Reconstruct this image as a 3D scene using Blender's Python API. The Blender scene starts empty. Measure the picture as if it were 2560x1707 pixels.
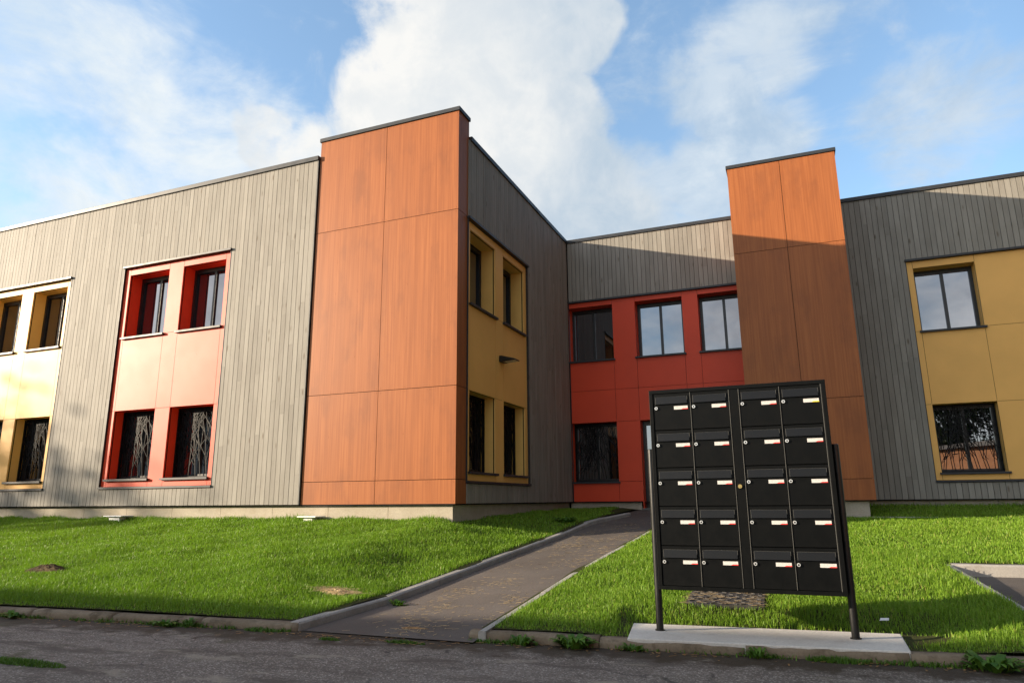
import bpy, bmesh, math, random
import numpy as np
from mathutils import Vector, Matrix

S = bpy.context.scene
COL = S.collection
random.seed(7)
RNG = np.random.default_rng(11)

# ------------------------------------------------------------------ camera
cam = bpy.data.cameras.new('camera')
cam.sensor_width = 36.0
cam.lens = 24.407
cam.clip_end = 2000
co = bpy.data.objects.new('camera', cam)
COL.objects.link(co)
PITCH, ROLL, YAW = 0.2251, -0.0082, 0.3842
F = Vector((-math.sin(YAW) * math.cos(PITCH), math.cos(YAW) * math.cos(PITCH), math.sin(PITCH)))
R0 = Vector((math.cos(YAW), math.sin(YAW), 0))
U0 = R0.cross(F)
RR = math.cos(ROLL) * R0 + math.sin(ROLL) * U0
UU = -math.sin(ROLL) * R0 + math.cos(ROLL) * U0
co.matrix_world = Matrix(((RR.x, UU.x, -F.x, 0), (RR.y, UU.y, -F.y, 0), (RR.z, UU.z, -F.z, 1.0), (0, 0, 0, 1)))
S.camera = co

# ------------------------------------------------------------------ light
S.view_settings.view_transform = 'Standard'
S.view_settings.look = 'None'
S.view_settings.gamma = 1.0
S.view_settings.exposure = 1.30
SUN_AZ, SUN_EL = math.radians(62.5), math.radians(13.7)     # sun stands behind the camera's left shoulder
sun = bpy.data.lights.new('sun', 'SUN')
sun.energy = 5.0
sun.angle = math.radians(0.5)
sun.color = (1.0, 0.83, 0.62)
so = bpy.data.objects.new('sun', sun)
COL.objects.link(so)
SDIR = Vector((math.sin(SUN_AZ) * math.cos(SUN_EL), math.cos(SUN_AZ) * math.cos(SUN_EL), -math.sin(SUN_EL)))
so.rotation_euler = SDIR.to_track_quat('-Z', 'Y').to_euler()
so.location = (-30, -20, 30)


class NT:
    """small helper for writing node trees"""
    def __init__(self, tree):
        self.t = tree
        tree.nodes.clear()

    def n(self, typ, ins=None, **kw):
        nd = self.t.nodes.new(typ)
        for k, v in kw.items():
            setattr(nd, k, v)
        for k, v in (ins or {}).items():
            s = nd.inputs[k]
            if isinstance(v, bpy.types.NodeSocket):
                self.t.links.new(v, s)
            else:
                s.default_value = v
        return nd

    def math(self, op, a, b=0.0, c=0.0, clamp=False):
        return self.n('ShaderNodeMath', {0: a, 1: b, 2: c}, operation=op, use_clamp=clamp).outputs[0]

    def vmath(self, op, a, b=(0, 0, 0)):
        nd = self.n('ShaderNodeVectorMath', {0: a, 1: b}, operation=op)
        return nd.outputs['Value'] if op in ('DOT_PRODUCT', 'LENGTH', 'DISTANCE') else nd.outputs[0]

    def noise(self, vec, scale, detail=3.0, rough=0.55, dist=0.0):
        return self.n('ShaderNodeTexNoise', {'Vector': vec, 'Scale': scale, 'Detail': detail,
                                             'Roughness': rough, 'Distortion': dist}).outputs[0]

    def ramp(self, fac, lo, hi, a=0.0, b=1.0, smooth=True):
        return self.n('ShaderNodeMapRange', {0: fac, 1: lo, 2: hi, 3: a, 4: b},
                      interpolation_type='SMOOTHSTEP' if smooth else 'LINEAR').outputs[0]

    def mix(self, fac, a, b, blend='MIX'):
        nd = self.n('ShaderNodeMix', {0: fac}, data_type='RGBA', blend_type=blend)
        for s, v in ((nd.inputs[6], a), (nd.inputs[7], b)):
            if isinstance(v, bpy.types.NodeSocket):
                self.t.links.new(v, s)
            else:
                s.default_value = (*v, 1.0) if len(v) == 3 else v
        return nd.outputs[2]

    def scale(self, vec, s):
        return self.vmath('MULTIPLY', vec, s)


# ------------------------------------------------------------------ sky
W = bpy.data.worlds.new('World')
S.world = W
W.use_nodes = True
k = NT(W.node_tree)
SKY_STRENGTH = 0.10
sky = k.n('ShaderNodeTexSky', sky_type='NISHITA', sun_disc=False, sun_elevation=SUN_EL,
          sun_rotation=math.radians(242.5), altitude=50.0, air_density=1.0, dust_density=0.6, ozone_density=1.6)
gen = k.n('ShaderNodeTexCoord').outputs['Generated']
dirv = k.vmath('NORMALIZE', gen)
wn = k.n('ShaderNodeTexNoise', {'Vector': dirv, 'Scale': 5.0, 'Detail': 4.0, 'Roughness': 0.6})
warp = k.scale(k.vmath('SUBTRACT', wn.outputs['Color'], (0.5, 0.5, 0.5)), (0.12, 0.12, 0.12))
wdir = k.vmath('NORMALIZE', k.vmath('ADD', dirv, warp))


def cover(blobs):
    out = None
    for (x, y, z, ang, w) in blobs:
        d = k.vmath('DOT_PRODUCT', wdir, (x, y, z))
        v = k.ramp(d, math.cos(ang), math.cos(ang * 0.25), 0.0, w, smooth=False)
        out = v if out is None else k.math('MAXIMUM', out, v)
    return out


CUM = [(-0.327, 0.718, 0.614, 0.150, 1), (-0.405, 0.709, 0.578, 0.095, 1), (-0.463, 0.721, 0.516, 0.095, 1), (-0.387, 0.777, 0.496, 0.160, 1),
       (-0.285, 0.766, 0.576, 0.100, 1), (-0.354, 0.837, 0.418, 0.165, 1), (-0.225, 0.767, 0.603, 0.058, .9), (-0.280, 0.818, 0.506, 0.078, 1),
       (-0.260, 0.879, 0.405, 0.095, .75), (-0.574, 0.675, 0.464, 0.055, .62), (-0.600, 0.645, 0.475, 0.032, .5), (-0.34, 0.63, 0.70, 0.15, 1)]
SOFT = [(-0.059, 0.861, 0.505, 0.095, .85), (0.022, 0.829, 0.558, 0.10, .75), (-0.093, 0.903, 0.419, 0.10, .8), (-0.001, 0.897, 0.442, 0.10, .85),
        (0.105, 0.820, 0.563, 0.062, .3), (0.202, 0.878, 0.435, 0.10, .7), (0.255, 0.852, 0.457, 0.07, .7), (-0.179, 0.889, 0.422, 0.09, .7),
        (0.09, 0.90, 0.42, .09, .5), (-0.17, 0.83, 0.53, .09, .5), (-0.20, 0.90, 0.39, .10, .8)]
THIN = [(-0.565, 0.690, 0.45, 0.10, .9), (-0.60, 0.62, 0.50, 0.09, .6), (-0.746, 0.472, 0.470, 0.17, .8), (-0.684, 0.588, 0.432, 0.16, .8), (-0.793, 0.496, 0.353, 0.14, 1),
        (-0.618, 0.607, 0.500, 0.11, .6), (-0.682, 0.496, 0.538, 0.12, .5), (-0.60, 0.70, 0.39, .1, .8),
        (-0.75, 0.58, 0.32, .12, .9), (-0.85, 0.35, 0.40, .2, 1)]
f1 = k.noise(dirv, 8.0, 12.0, 0.66, 0.3)
f2 = k.noise(k.vmath('MULTIPLY', dirv, (1.0, 1.0, 2.0)), 5.0, 9.0, 0.62, 0.3)
f3 = k.noise(k.vmath('MULTIPLY', dirv, (1.0, 1.0, 2.0)), 2.2, 8.0, 0.6)
cum = k.ramp(k.math('ADD', cover(CUM), k.math('MULTIPLY', k.math('SUBTRACT', f1, 0.5), 1.7)), 0.06, 0.72)
soft = k.ramp(k.math('ADD', cover(SOFT), k.math('MULTIPLY', k.math('SUBTRACT', f2, 0.5), 2.2)), 0.12, 0.85, 0.0, 0.9)
thin = k.ramp(k.math('ADD', cover(THIN), k.math('MULTIPLY', k.math('SUBTRACT', f2, 0.5), 2.6)), 0.1, 1.15, 0.0, 0.95)
# the rest of the sky (behind the camera, seen in the windows) is broken cloud, brightened to fill the shaded fronts
back = k.ramp(k.vmath('DOT_PRODUCT', dirv, (0.0, -1.0, 0.0)), -0.25, 0.25)
rest = k.math('MULTIPLY', back, k.ramp(f3, 0.36, 0.62, 0.0, 0.95))
shade = k.ramp(k.noise(dirv, 5.5, 8.0, 0.62, 0.5), 0.36, 0.62)
sepz = k.n('ShaderNodeSeparateXYZ', {0: dirv}).outputs
CL = 1.0 / SKY_STRENGTH
# the big cloud is sunlit on its upper left and grey on its lower right
lit = k.ramp(k.vmath('DOT_PRODUCT', wdir, (-0.455, 0.725, 0.517)), 0.955, 0.998)
puff = k.ramp(k.noise(dirv, 13.0, 9.0, 0.6, 0.3), 0.34, 0.66)
shade2 = k.math('ADD', k.math('MULTIPLY', lit, 0.62), k.math('ADD', k.math('MULTIPLY', shade, 0.22), k.math('MULTIPLY', puff, 0.28)), clamp=True)
ccol = k.mix(shade2, (0.200 * CL, 0.248 * CL, 0.298 * CL), (0.390 * CL, 0.388 * CL, 0.378 * CL))
scol = k.mix(shade, (0.185 * CL, 0.240 * CL, 0.305 * CL), (0.265 * CL, 0.305 * CL, 0.345 * CL))
tcol = k.mix(shade, (0.29 * CL, 0.335 * CL, 0.375 * CL), (0.375 * CL, 0.392 * CL, 0.395 * CL))
rcol = k.mix(shade, (0.52 * CL, 0.52 * CL, 0.535 * CL), (0.88 * CL, 0.87 * CL, 0.855 * CL))
blue = k.mix(1.0, sky.outputs[0], (1.32, 1.38, 1.40), 'MULTIPLY')
blue = k.mix(0.14, blue, (0.19 * CL, 0.28 * CL, 0.37 * CL))
c = k.mix(soft, blue, scol)
c = k.mix(thin, c, tcol)
c = k.mix(cum, c, ccol)
c = k.mix(rest, c, rcol)
dim = k.ramp(k.vmath('DOT_PRODUCT', dirv, (1.0, 0.0, 0.0)), 0.22, 0.55, 1.0, 0.20)     # sky right of the view darkened to keep fill off the side wall
c = k.mix(1.0, c, k.n('ShaderNodeCombineColor', {0: dim, 1: dim, 2: dim}).outputs[0], 'MULTIPLY')
bg = k.n('ShaderNodeBackground', {'Color': c, 'Strength': SKY_STRENGTH})
k.n('ShaderNodeOutputWorld', {'Surface': bg.outputs[0]})


# ------------------------------------------------------------------ materials
MAT = {}


def material(name):
    m = bpy.data.materials.new(name)
    m.use_nodes = True
    MAT[name] = m
    t = NT(m.node_tree)
    t.m = m
    t.obj = t.n('ShaderNodeTexCoord').outputs['Object']
    return t


def finish(t, color, rough=0.6, spec=0.4, bump=None, bump_s=0.3, bump_d=0.01, **kw):
    ins = {'Base Color': color if isinstance(color, bpy.types.NodeSocket) else (*color, 1.0),
           'Roughness': rough, 'Specular IOR Level': spec}
    ins.update(kw)
    if bump is not None:
        ins['Normal'] = t.n('ShaderNodeBump', {'Height': bump, 'Strength': bump_s, 'Distance': bump_d}).outputs[0]
    p = t.n('ShaderNodeBsdfPrincipled', ins)
    t.n('ShaderNodeOutputMaterial', {'Surface': p.outputs[0]})


def plain(name, color, rough=0.5, spec=0.4, var=0.12, scale=3.0, **kw):
    t = material(name)
    nz = t.noise(t.obj, scale, 5.0)
    v = t.ramp(nz, 0.3, 0.7, 1 - var, 1 + var)
    c = t.mix(1.0, color, t.n('ShaderNodeCombineColor', {0: v, 1: v, 2: v}).outputs[0], 'MULTIPLY')
    r = t.ramp(t.noise(t.obj, scale * 2.3, 4.0), 0.3, 0.7, rough * 0.88, rough * 1.12)
    finish(t, c, r, spec, **kw)


# weathered timber boards: each board is an island with its own tone
t = material('timber')
isl = t.n('ShaderNodeNewGeometry').outputs['Random Per Island']
off = t.n('ShaderNodeCombineXYZ', {0: t.math('MULTIPLY', isl, 37.0), 1: t.math('MULTIPLY', isl, 91.0), 2: t.math('MULTIPLY', isl, 53.0)}).outputs[0]
pv = t.vmath('ADD', t.obj, off)
grain = t.noise(t.scale(pv, (26, 26, 1.6)), 1.0, 5.0, 0.65, 0.6)
blot = t.noise(t.scale(pv, (3, 3, 0.9)), 1.0, 4.0, 0.6)
vor = t.n('ShaderNodeTexVoronoi', {'Vector': t.scale(pv, (7.5, 7.5, 2.2)), 'Scale': 1.0, 'Randomness': 1.0})
knot = t.math('MULTIPLY', t.ramp(vor.outputs['Distance'], 0.05, 0.20, 1.0, 0.0),
              t.ramp(t.n('ShaderNodeSeparateColor', {0: vor.outputs['Color']}).outputs[0], 0.45, 0.5))
c = t.mix(grain, (0.198, 0.184, 0.160), (0.296, 0.277, 0.243))
c = t.mix(t.ramp(blot, 0.35, 0.7, 0.0, 0.55), c, (0.168, 0.151, 0.128))
tv = t.ramp(isl, 0.0, 1.0, 0.91, 1.08, smooth=False)
c = t.mix(1.0, c, t.n('ShaderNodeCombineColor', {0: tv, 1: tv, 2: t.math('MULTIPLY', tv, 1.0)}).outputs[0], 'MULTIPLY')
c = t.mix(t.math('MULTIPLY', knot, 0.75), c, (0.10, 0.075, 0.05))
finish(t, c, 0.66, 0.20, bump=grain, bump_s=0.3, bump_d=0.003)

# orange wood-print laminate of the towers
t = material('laminate')
isl = t.n('ShaderNodeNewGeometry').outputs['Random Per Island']
off = t.n('ShaderNodeCombineXYZ', {0: t.math('MULTIPLY', isl, 17.0), 1: 0.0, 2: t.math('MULTIPLY', isl, 53.0)}).outputs[0]
pv = t.vmath('ADD', t.obj, off)
g1 = t.noise(t.scale(pv, (34, 34, 0.55)), 1.0, 4.0, 0.6, 0.2)
g2 = t.noise(t.scale(pv, (7, 7, 0.5)), 1.0, 3.0, 0.6)
g3 = t.noise(t.scale(pv, (2.4, 2.4, 1.1)), 1.0, 4.0, 0.6)
c = t.mix(t.ramp(g1, 0.3, 0.7), (0.258, 0.081, 0.025), (0.332, 0.113, 0.037))
c = t.mix(t.ramp(g2, 0.35, 0.7, 0.0, 0.5), c, (0.228, 0.073, 0.026))
c = t.mix(t.ramp(g3, 0.5, 0.72, 0.0, 0.45), c, (0.185, 0.062, 0.025))
finish(t, c, 0.46, 0.20)

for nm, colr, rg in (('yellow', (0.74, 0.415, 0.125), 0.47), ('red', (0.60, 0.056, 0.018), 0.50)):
    t = material('panel_' + nm)
    nz = t.noise(t.obj, 1.2, 5.0)
    f = t.noise(t.obj, 420.0, 2.0)
    c = t.mix(t.ramp(nz, 0.3, 0.7), tuple(v * 0.95 for v in colr), tuple(min(1, v * 1.05) for v in colr))
    r = t.ramp(t.noise(t.obj, 2.5, 4.0), 0.3, 0.7, rg * 0.98, rg * 1.02)
    finish(t, c, r, 0.30 if nm == 'red' else 0.15, bump=f, bump_s=0.05, bump_d=0.002)
    plain('reveal_' + nm, tuple(min(.8, v * 1.2) for v in colr), 0.45, 0.3, var=0.04)  # same paint as the panels, lightened: light on the reveals put into the colour

plain('flashing', (0.026, 0.028, 0.032), 0.45, 0.33, var=0.1)
plain('trim_grey', (0.20, 0.20, 0.19), 0.5, 0.4)
plain('dark_backing', (0.012, 0.012, 0.013), 0.9, 0.1)
plain('black_frame', (0.010, 0.010, 0.011), 0.38, 0.45)
plain('grille_steel', (0.006, 0.006, 0.007), 0.5, 0.13)
plain('box_black', (0.0016, 0.0019, 0.0019), 0.5, 0.12, var=0.15, scale=6)
plain('box_flap', (0.0024, 0.0027, 0.0033), 0.42, 0.26, var=0.1)
plain('post_black', (0.005, 0.005, 0.0055), 0.33, 0.4)
plain('edge_metal', (0.10, 0.098, 0.09), 0.45, 0.35)
plain('chrome', (0.62, 0.62, 0.61), 0.32, 0.5, var=0.03, Metallic=0.55)
plain('cast_iron', (0.038, 0.037, 0.037), 0.6, 0.3, var=0.3, scale=12)
plain('brass', (0.62, 0.42, 0.16), 0.25, 0.5, var=0.05, Metallic=1.0)
plain('white_label', (0.50, 0.49, 0.47), 0.45, 0.4, var=0.03)
plain('red_label', (0.62, 0.045, 0.04), 0.45, 0.4, var=0.03)
plain('yellow_label', (0.75, 0.55, 0.03), 0.45, 0.4, var=0.03)
plain('grey_print', (0.33, 0.33, 0.33), 0.6, 0.3)
plain('lens', (0.55, 0.55, 0.52), 0.3, 0.5)
plain('white_plastic', (0.74, 0.74, 0.72), 0.5, 0.4, var=0.05)
plain('straw', (0.40, 0.29, 0.15), 0.7, 0.3, var=0.25, scale=30)
plain('dead_leaf', (0.20, 0.115, 0.05), 0.8, 0.2, var=0.5, scale=40)
plain('roof_felt', (0.09, 0.09, 0.09), 0.9, 0.2)
plain('render_orange', (0.50, 0.22, 0.10), 0.8, 0.3)
plain('roof_tile', (0.16, 0.15, 0.15), 0.7, 0.3)
plain('stucco', (0.55, 0.52, 0.46), 0.85, 0.3)
plain('bark', (0.07, 0.055, 0.04), 0.9, 0.2, var=0.4, scale=8)
plain('paper', (0.7, 0.7, 0.68), 0.7, 0.2)

# coated window glass: strong clear reflection over a dark room
t = material('glass')
fr = t.n('ShaderNodeFresnel', {'IOR': 1.5}).outputs[0]
fac = t.math('ADD', t.math('MULTIPLY', fr, 0.75), 0.19, clamp=True)
rip = t.noise(t.obj, 1.1, 1.0)
bmp = t.n('ShaderNodeBump', {'Height': rip, 'Strength': 0.02, 'Distance': 0.05}).outputs[0]
d = t.n('ShaderNodeBsdfDiffuse', {'Color': (0.008, 0.008, 0.010, 1)})
g = t.n('ShaderNodeBsdfGlossy', {'Color': (0.92, 0.94, 1.0, 1), 'Roughness': 0.01, 'Normal': bmp})
mx = t.n('ShaderNodeMixShader', {0: fac, 1: d.outputs[0], 2: g.outputs[0]})
t.n('ShaderNodeOutputMaterial', {'Surface': mx.outputs[0]})


def concrete(name, a, b, stain, stain_amt=0.5, rough=0.85, bump=0.4):
    t = material(name)
    n1 = t.noise(t.obj, 2.2, 6.0, 0.65)
    n2 = t.noise(t.obj, 60.0, 4.0, 0.7)
    n3 = t.noise(t.obj, 7.0, 5.0, 0.65)
    c = t.mix(t.ramp(n1, 0.3, 0.7), a, b)
    c = t.mix(t.ramp(n3, 0.48, 0.72, 0.0, stain_amt), c, stain)
    c = t.mix(t.ramp(n2, 0.35, 0.7, 0.0, 0.35), c, tuple(v * 0.6 for v in a))
    finish(t, c, rough, 0.25, bump=n2, bump_s=bump, bump_d=0.004)


concrete('foundation', (0.34, 0.30, 0.235), (0.41, 0.365, 0.29), (0.28, 0.23, 0.16), 0.4, bump=0.15)
concrete('slab', (0.50, 0.47, 0.43), (0.58, 0.55, 0.50), (0.40, 0.36, 0.30), 0.35)
concrete('kerb_old', (0.135, 0.102, 0.068), (0.215, 0.168, 0.118), (0.062, 0.045, 0.026), 0.85, bump=0.8)
concrete('kerb_new', (0.27, 0.255, 0.235), (0.36, 0.34, 0.31), (0.20, 0.17, 0.14), 0.5)

# soil under the lawn
t = material('soil')
n1 = t.noise(t.obj, 12.0, 6.0, 0.7)
c = t.mix(n1, (0.030, 0.022, 0.012), (0.085, 0.060, 0.032))
finish(t, c, 0.95, 0.1, bump=n1, bump_s=0.8, bump_d=0.03)
t = material('lawn_soil')
n1 = t.noise(t.obj, 14.0, 6.0, 0.7)
c = t.mix(n1, (0.026, 0.028, 0.010), (0.062, 0.066, 0.022))
finish(t, c, 0.95, 0.1, bump=n1, bump_s=0.8, bump_d=0.03)

# old road asphalt
t = material('asphalt')
sp = t.n('ShaderNodeSeparateXYZ', {0: t.obj}).outputs
v = t.math('SUBTRACT', sp[1], t.math('MULTIPLY', sp[0], 0.085))        # across the road; kerb face at 5.13
big = t.noise(t.obj, 0.9, 5.0, 0.6)
mid = t.noise(t.obj, 5.0, 6.0, 0.65)
fine = t.noise(t.obj, 110.0, 3.0, 0.85)
vorr = t.n('ShaderNodeTexVoronoi', {'Vector': t.obj, 'Scale': 105.0}).outputs['Color']
agg = t.n('ShaderNodeSeparateColor', {0: vorr}).outputs[0]
c = t.mix(t.ramp(big, 0.3, 0.7), (0.110, 0.090, 0.074), (0.172, 0.145, 0.123))
c = t.mix(t.ramp(agg, 0.66, 1.0, 0.0, 0.85), c, (0.38, 0.335, 0.29))
c = t.mix(t.ramp(agg, 0.30, 0.0, 0.0, 0.6), c, (0.055, 0.047, 0.042))
c = t.mix(t.ramp(fine, 0.3, 0.52, 0.75, 0.0), c, (0.048, 0.041, 0.036))
c = t.mix(t.ramp(t.noise(t.scale(t.obj, (1.0, 3.0, 1.0)), 1.3, 7.0, 0.7), 0.48, 0.64, 0.0, 0.85), c, (0.070, 0.056, 0.045))
pale = t.ramp(t.noise(t.scale(t.obj, (1.0, 2.2, 1.0)), 1.7, 5.0, 0.6), 0.58, 0.66, 0.0, 0.65)
c = t.mix(pale, c, (0.26, 0.225, 0.175))
wob = t.vmath('ADD', t.obj, t.scale(t.n('ShaderNodeTexNoise', {'Vector': t.obj, 'Scale': 3.0, 'Detail': 4.0}).outputs['Color'], (0.5, 0.5, 0.0)))
crk = t.n('ShaderNodeTexVoronoi', {'Vector': wob, 'Scale': 0.75}, feature='DISTANCE_TO_EDGE').outputs['Distance']
crack = t.math('MULTIPLY', t.ramp(crk, 0.003, 0.013, 1.0, 0.0), t.ramp(t.noise(t.obj, 0.9, 6.0, 0.7), 0.48, 0.60))
c = t.mix(t.math('MULTIPLY', crack, 0.85), c, (0.018, 0.015, 0.012))
moss = t.math('MULTIPLY', t.ramp(t.noise(t.obj, 1.3, 5.0, 0.65), 0.54, 0.66), t.ramp(sp[0], -2.4, -4.2, 0.0, 0.75))
c = t.mix(moss, c, (0.045, 0.043, 0.014))
dirt = t.ramp(t.math('ADD', v, t.math('MULTIPLY', t.math('SUBTRACT', mid, 0.5), 1.1)), 4.70, 4.93)
c = t.mix(t.math('MULTIPLY', dirt, 0.92), c, (0.036, 0.025, 0.014))
hgt = t.math('ADD', t.math('MULTIPLY', fine, 0.6), t.math('MULTIPLY', agg, 0.4))
finish(t, c, 0.85, 0.3, bump=hgt, bump_s=0.6, bump_d=0.006)

# newer, finer asphalt of the footpath
t = material('path_asphalt')
big = t.noise(t.obj, 1.1, 5.0, 0.6)
fine = t.noise(t.obj, 150.0, 3.0, 0.75)
mid = t.noise(t.obj, 6.0, 6.0, 0.65)
c = t.mix(t.ramp(big, 0.3, 0.7), (0.082, 0.069, 0.060), (0.116, 0.100, 0.089))
c = t.mix(t.ramp(fine, 0.35, 0.6, 0.5, 0.0), c, (0.042, 0.034, 0.028))
c = t.mix(t.ramp(mid, 0.56, 0.78, 0.0, 0.2), c, (0.14, 0.118, 0.098))
finish(t, c, 0.85, 0.3, bump=fine, bump_s=0.5, bump_d=0.004)


def leaf_material(name, lo, hi, dry, dry_amt=0.15, spec=0.5, trans=0.25, rough=0.32):
    t = material(name)
    at = t.n('ShaderNodeAttribute', attribute_name='tint').outputs['Fac']
    c = t.mix(at, lo, hi)
    c = t.mix(t.ramp(at, 0.86, 1.0, 0.0, dry_amt), c, dry)
    p = t.n('ShaderNodeBsdfPrincipled', {'Base Color': c, 'Roughness': rough, 'Specular IOR Level': spec})
    tr = t.n('ShaderNodeBsdfTranslucent', {'Color': t.mix(1.0, c, (1.0, 1.15, 0.55), 'MULTIPLY')})
    mx = t.n('ShaderNodeMixShader', {0: trans, 1: p.outputs[0], 2: tr.outputs[0]})
    t.n('ShaderNodeOutputMaterial', {'Surface': mx.outputs[0]})


leaf_material('grass', (0.080, 0.176, 0.013), (0.222, 0.352, 0.036), (0.40, 0.32, 0.12), 0.7, spec=0.20, trans=0.35, rough=0.45)
leaf_material('weed', (0.045, 0.110, 0.014), (0.110, 0.200, 0.025), (0.12, 0.13, 0.03), 0.3, spec=0.2, rough=0.5)
leaf_material('foliage', (0.022, 0.045, 0.010), (0.060, 0.095, 0.018), (0.10, 0.09, 0.02), 0.4, trans=0.2)


# ------------------------------------------------------------------ mesh builders
class MB:
    def __init__(self):
        self.v, self.f = [], []

    def add(self, vs, fs):
        b = len(self.v)
        self.v += [tuple(p) for p in vs]
        self.f += [tuple(i + b for i in f) for f in fs]

    def hexa(self, P):          # 8 corners: bottom ring 0-3, top ring 4-7
        a, b_, c_, d_ = Vector(P[0]), Vector(P[1]), Vector(P[3]), Vector(P[4])
        fs = [(0, 3, 2, 1), (4, 5, 6, 7), (0, 1, 5, 4), (1, 2, 6, 5), (2, 3, 7, 6), (3, 0, 4, 7)]
        if (b_ - a).cross(c_ - a).dot(d_ - a) < 0:
            fs = [f[::-1] for f in fs]
        self.add(P, fs)

    def box(self, x0, x1, y0, y1, z0, z1):
        self.hexa([(x0, y0, z0), (x1, y0, z0), (x1, y1, z0), (x0, y1, z0), (x0, y0, z1), (x1, y0, z1), (x1, y1, z1), (x0, y1, z1)])

    def tube(self, p, q, r0, r1=None, n=12, caps=True):
        r1 = r0 if r1 is None else r1
        p, q = Vector(p), Vector(q)
        ax = (q - p).normalized()
        a = ax.orthogonal().normalized()
        b = ax.cross(a)
        vs = []
        for c_, r in ((p, r0), (q, r1)):
            for i in range(n):
                th = 2 * math.pi * i / n
                vs.append(c_ + (a * math.cos(th) + b * math.sin(th)) * r)
        fs = [(i, (i + 1) % n, n + (i + 1) % n, n + i) for i in range(n)]
        if caps:
            fs += [tuple(range(n))[::-1], tuple(range(n, 2 * n))]
        self.add(vs, fs)

    def build(self, name, mat, parent=None, origin=(0, 0, 0), bevel=0.0, smooth=False):
        me = bpy.data.meshes.new(name)
        o3 = Vector(origin)
        me.from_pydata([tuple(Vector(p) - o3) for p in self.v], [], self.f)
        me.materials.append(MAT[mat])
        if smooth:
            for p in me.polygons:
                p.use_smooth = True
        ob = bpy.data.objects.new(name, me)
        COL.objects.link(ob)
        if parent is not None:
            ob.parent = parent
        else:
            ob.location = o3
        if bevel:
            bv = ob.modifiers.new('bevel', 'BEVEL')
            bv.width = bevel
            bv.segments = 2
            bv.limit_method = 'ANGLE'
        return ob


def tag(o, label=None, cat=None, group=None, kind=None):
    if label:
        o['label'] = label
    if cat:
        o['category'] = cat
    if group:
        o['group'] = group
    if kind:
        o['kind'] = kind
    return o


def empty(name, loc, label, cat, group=None):
    o = bpy.data.objects.new(name, None)
    o.location = loc
    o.empty_display_size = 0.2
    COL.objects.link(o)
    return tag(o, label, cat, group)


class Frame:
    """a facade's own axes: u along it (left to right as seen from outside), z up, d outward"""
    def __init__(self, O, Uv, Nv):
        self.O, self.U, self.N = Vector(O), Vector(Uv), Vector(Nv)

    def p(self, u, z, d):
        return self.O + self.U * u + self.N * d + Vector((0, 0, z))

    def box(self, mb, u0, u1, z0, z1, d0, d1):
        P = [self.p(u, z, d) for z in (z0, z1) for (u, d) in ((u0, d0), (u1, d0), (u1, d1), (u0, d1))]
        mb.hexa(P)

    def rivet(self, mb, u, z, d, r=0.006):
        n = 6
        vs = [self.p(u + r * math.cos(2 * math.pi * i / n), z + r * math.sin(2 * math.pi * i / n), d) for i in range(n)]
        vs += [self.p(u + .6 * r * math.cos(2 * math.pi * i / n), z + .6 * r * math.sin(2 * math.pi * i / n), d + 0.003) for i in range(n)]
        fs = [(i, (i + 1) % n, n + (i + 1) % n, n + i) for i in range(n)] + [tuple(range(n, 2 * n))]
        if self.U.cross(Vector((0, 0, 1))).dot(self.N) < 0:
            fs = [f[::-1] for f in fs]
        mb.add(vs, fs)


# ------------------------------------------------------------------ the building
ZB, ZT = 0.961, 7.43           # bottom of the timber, underside of the roof flashing
LEFT = Frame((0, 10.0, 0), (1, 0, 0), (0, -1, 0))
SIDE = Frame((-5.02, 0, 0), (0, 1, 0), (1, 0, 0))
BACK = Frame((0, 16.2, 0), (1, 0, 0), (0, -1, 0))
X_END_L, X_END_R, Y_BACK = -30.0, 14.0, 27.0

BO = (-4.0, 16.2, 0.7)
building = empty('apartment_building', BO, 'L-shaped two-storey apartment building clad in grey timber with orange wood towers', 'building')


def part(mb, name, mat, parent=building, label=None, bevel=0.0, smooth=False):
    o = mb.build(name, mat, parent, BO, bevel, smooth)
    if label:
        o['label'] = label
    return o


def boards(mb, fr, u0, u1, z0, z1, seed):
    """even slats on a 104 mm pitch, each made of random lengths butted end to end"""
    r = random.Random(seed)
    n = max(1, round((u1 - u0) / 0.1042))
    w = (u1 - u0) / n
    g = 0.0042
    for i in range(n):
        u = u0 + i * w
        d = r.uniform(-0.002, 0.002)
        z = z0 + r.uniform(0, 0.002)
        end = z1 - r.uniform(0, 0.002)
        nxt = z + r.uniform(0.3, 3.0)
        while True:
            stop = nxt >= end - 0.35
            e = end if stop else nxt
            fr.box(mb, u + g, u + w - g, z, e - (0 if stop else 0.0012), d - 0.024, d + r.uniform(0, 0.0008))
            if stop:
                break
            z, nxt = e, e + r.uniform(1.2, 3.4)


def backing(mb, fr, u0, u1, z0, z1, d=-0.03):
    fr.box(mb, u0, u1, z0, z1, d - 0.03, d)


def bays(fr, us, holes):
    """timber rectangles round the coloured bays. holes: list of (u0,u1,z0,z1)"""
    out, u = [], us[0]
    for (a, b, z0, z1) in holes:
        if a > u:
            out.append((u, a, ZB, ZT))
        if z0 > ZB + 0.01:
            out.append((a, b, ZB, z0))
        out.append((a, b, z1, ZT))
        u = b
    if u < us[1]:
        out.append((u, us[1], ZB, ZT))
    return out


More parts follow.
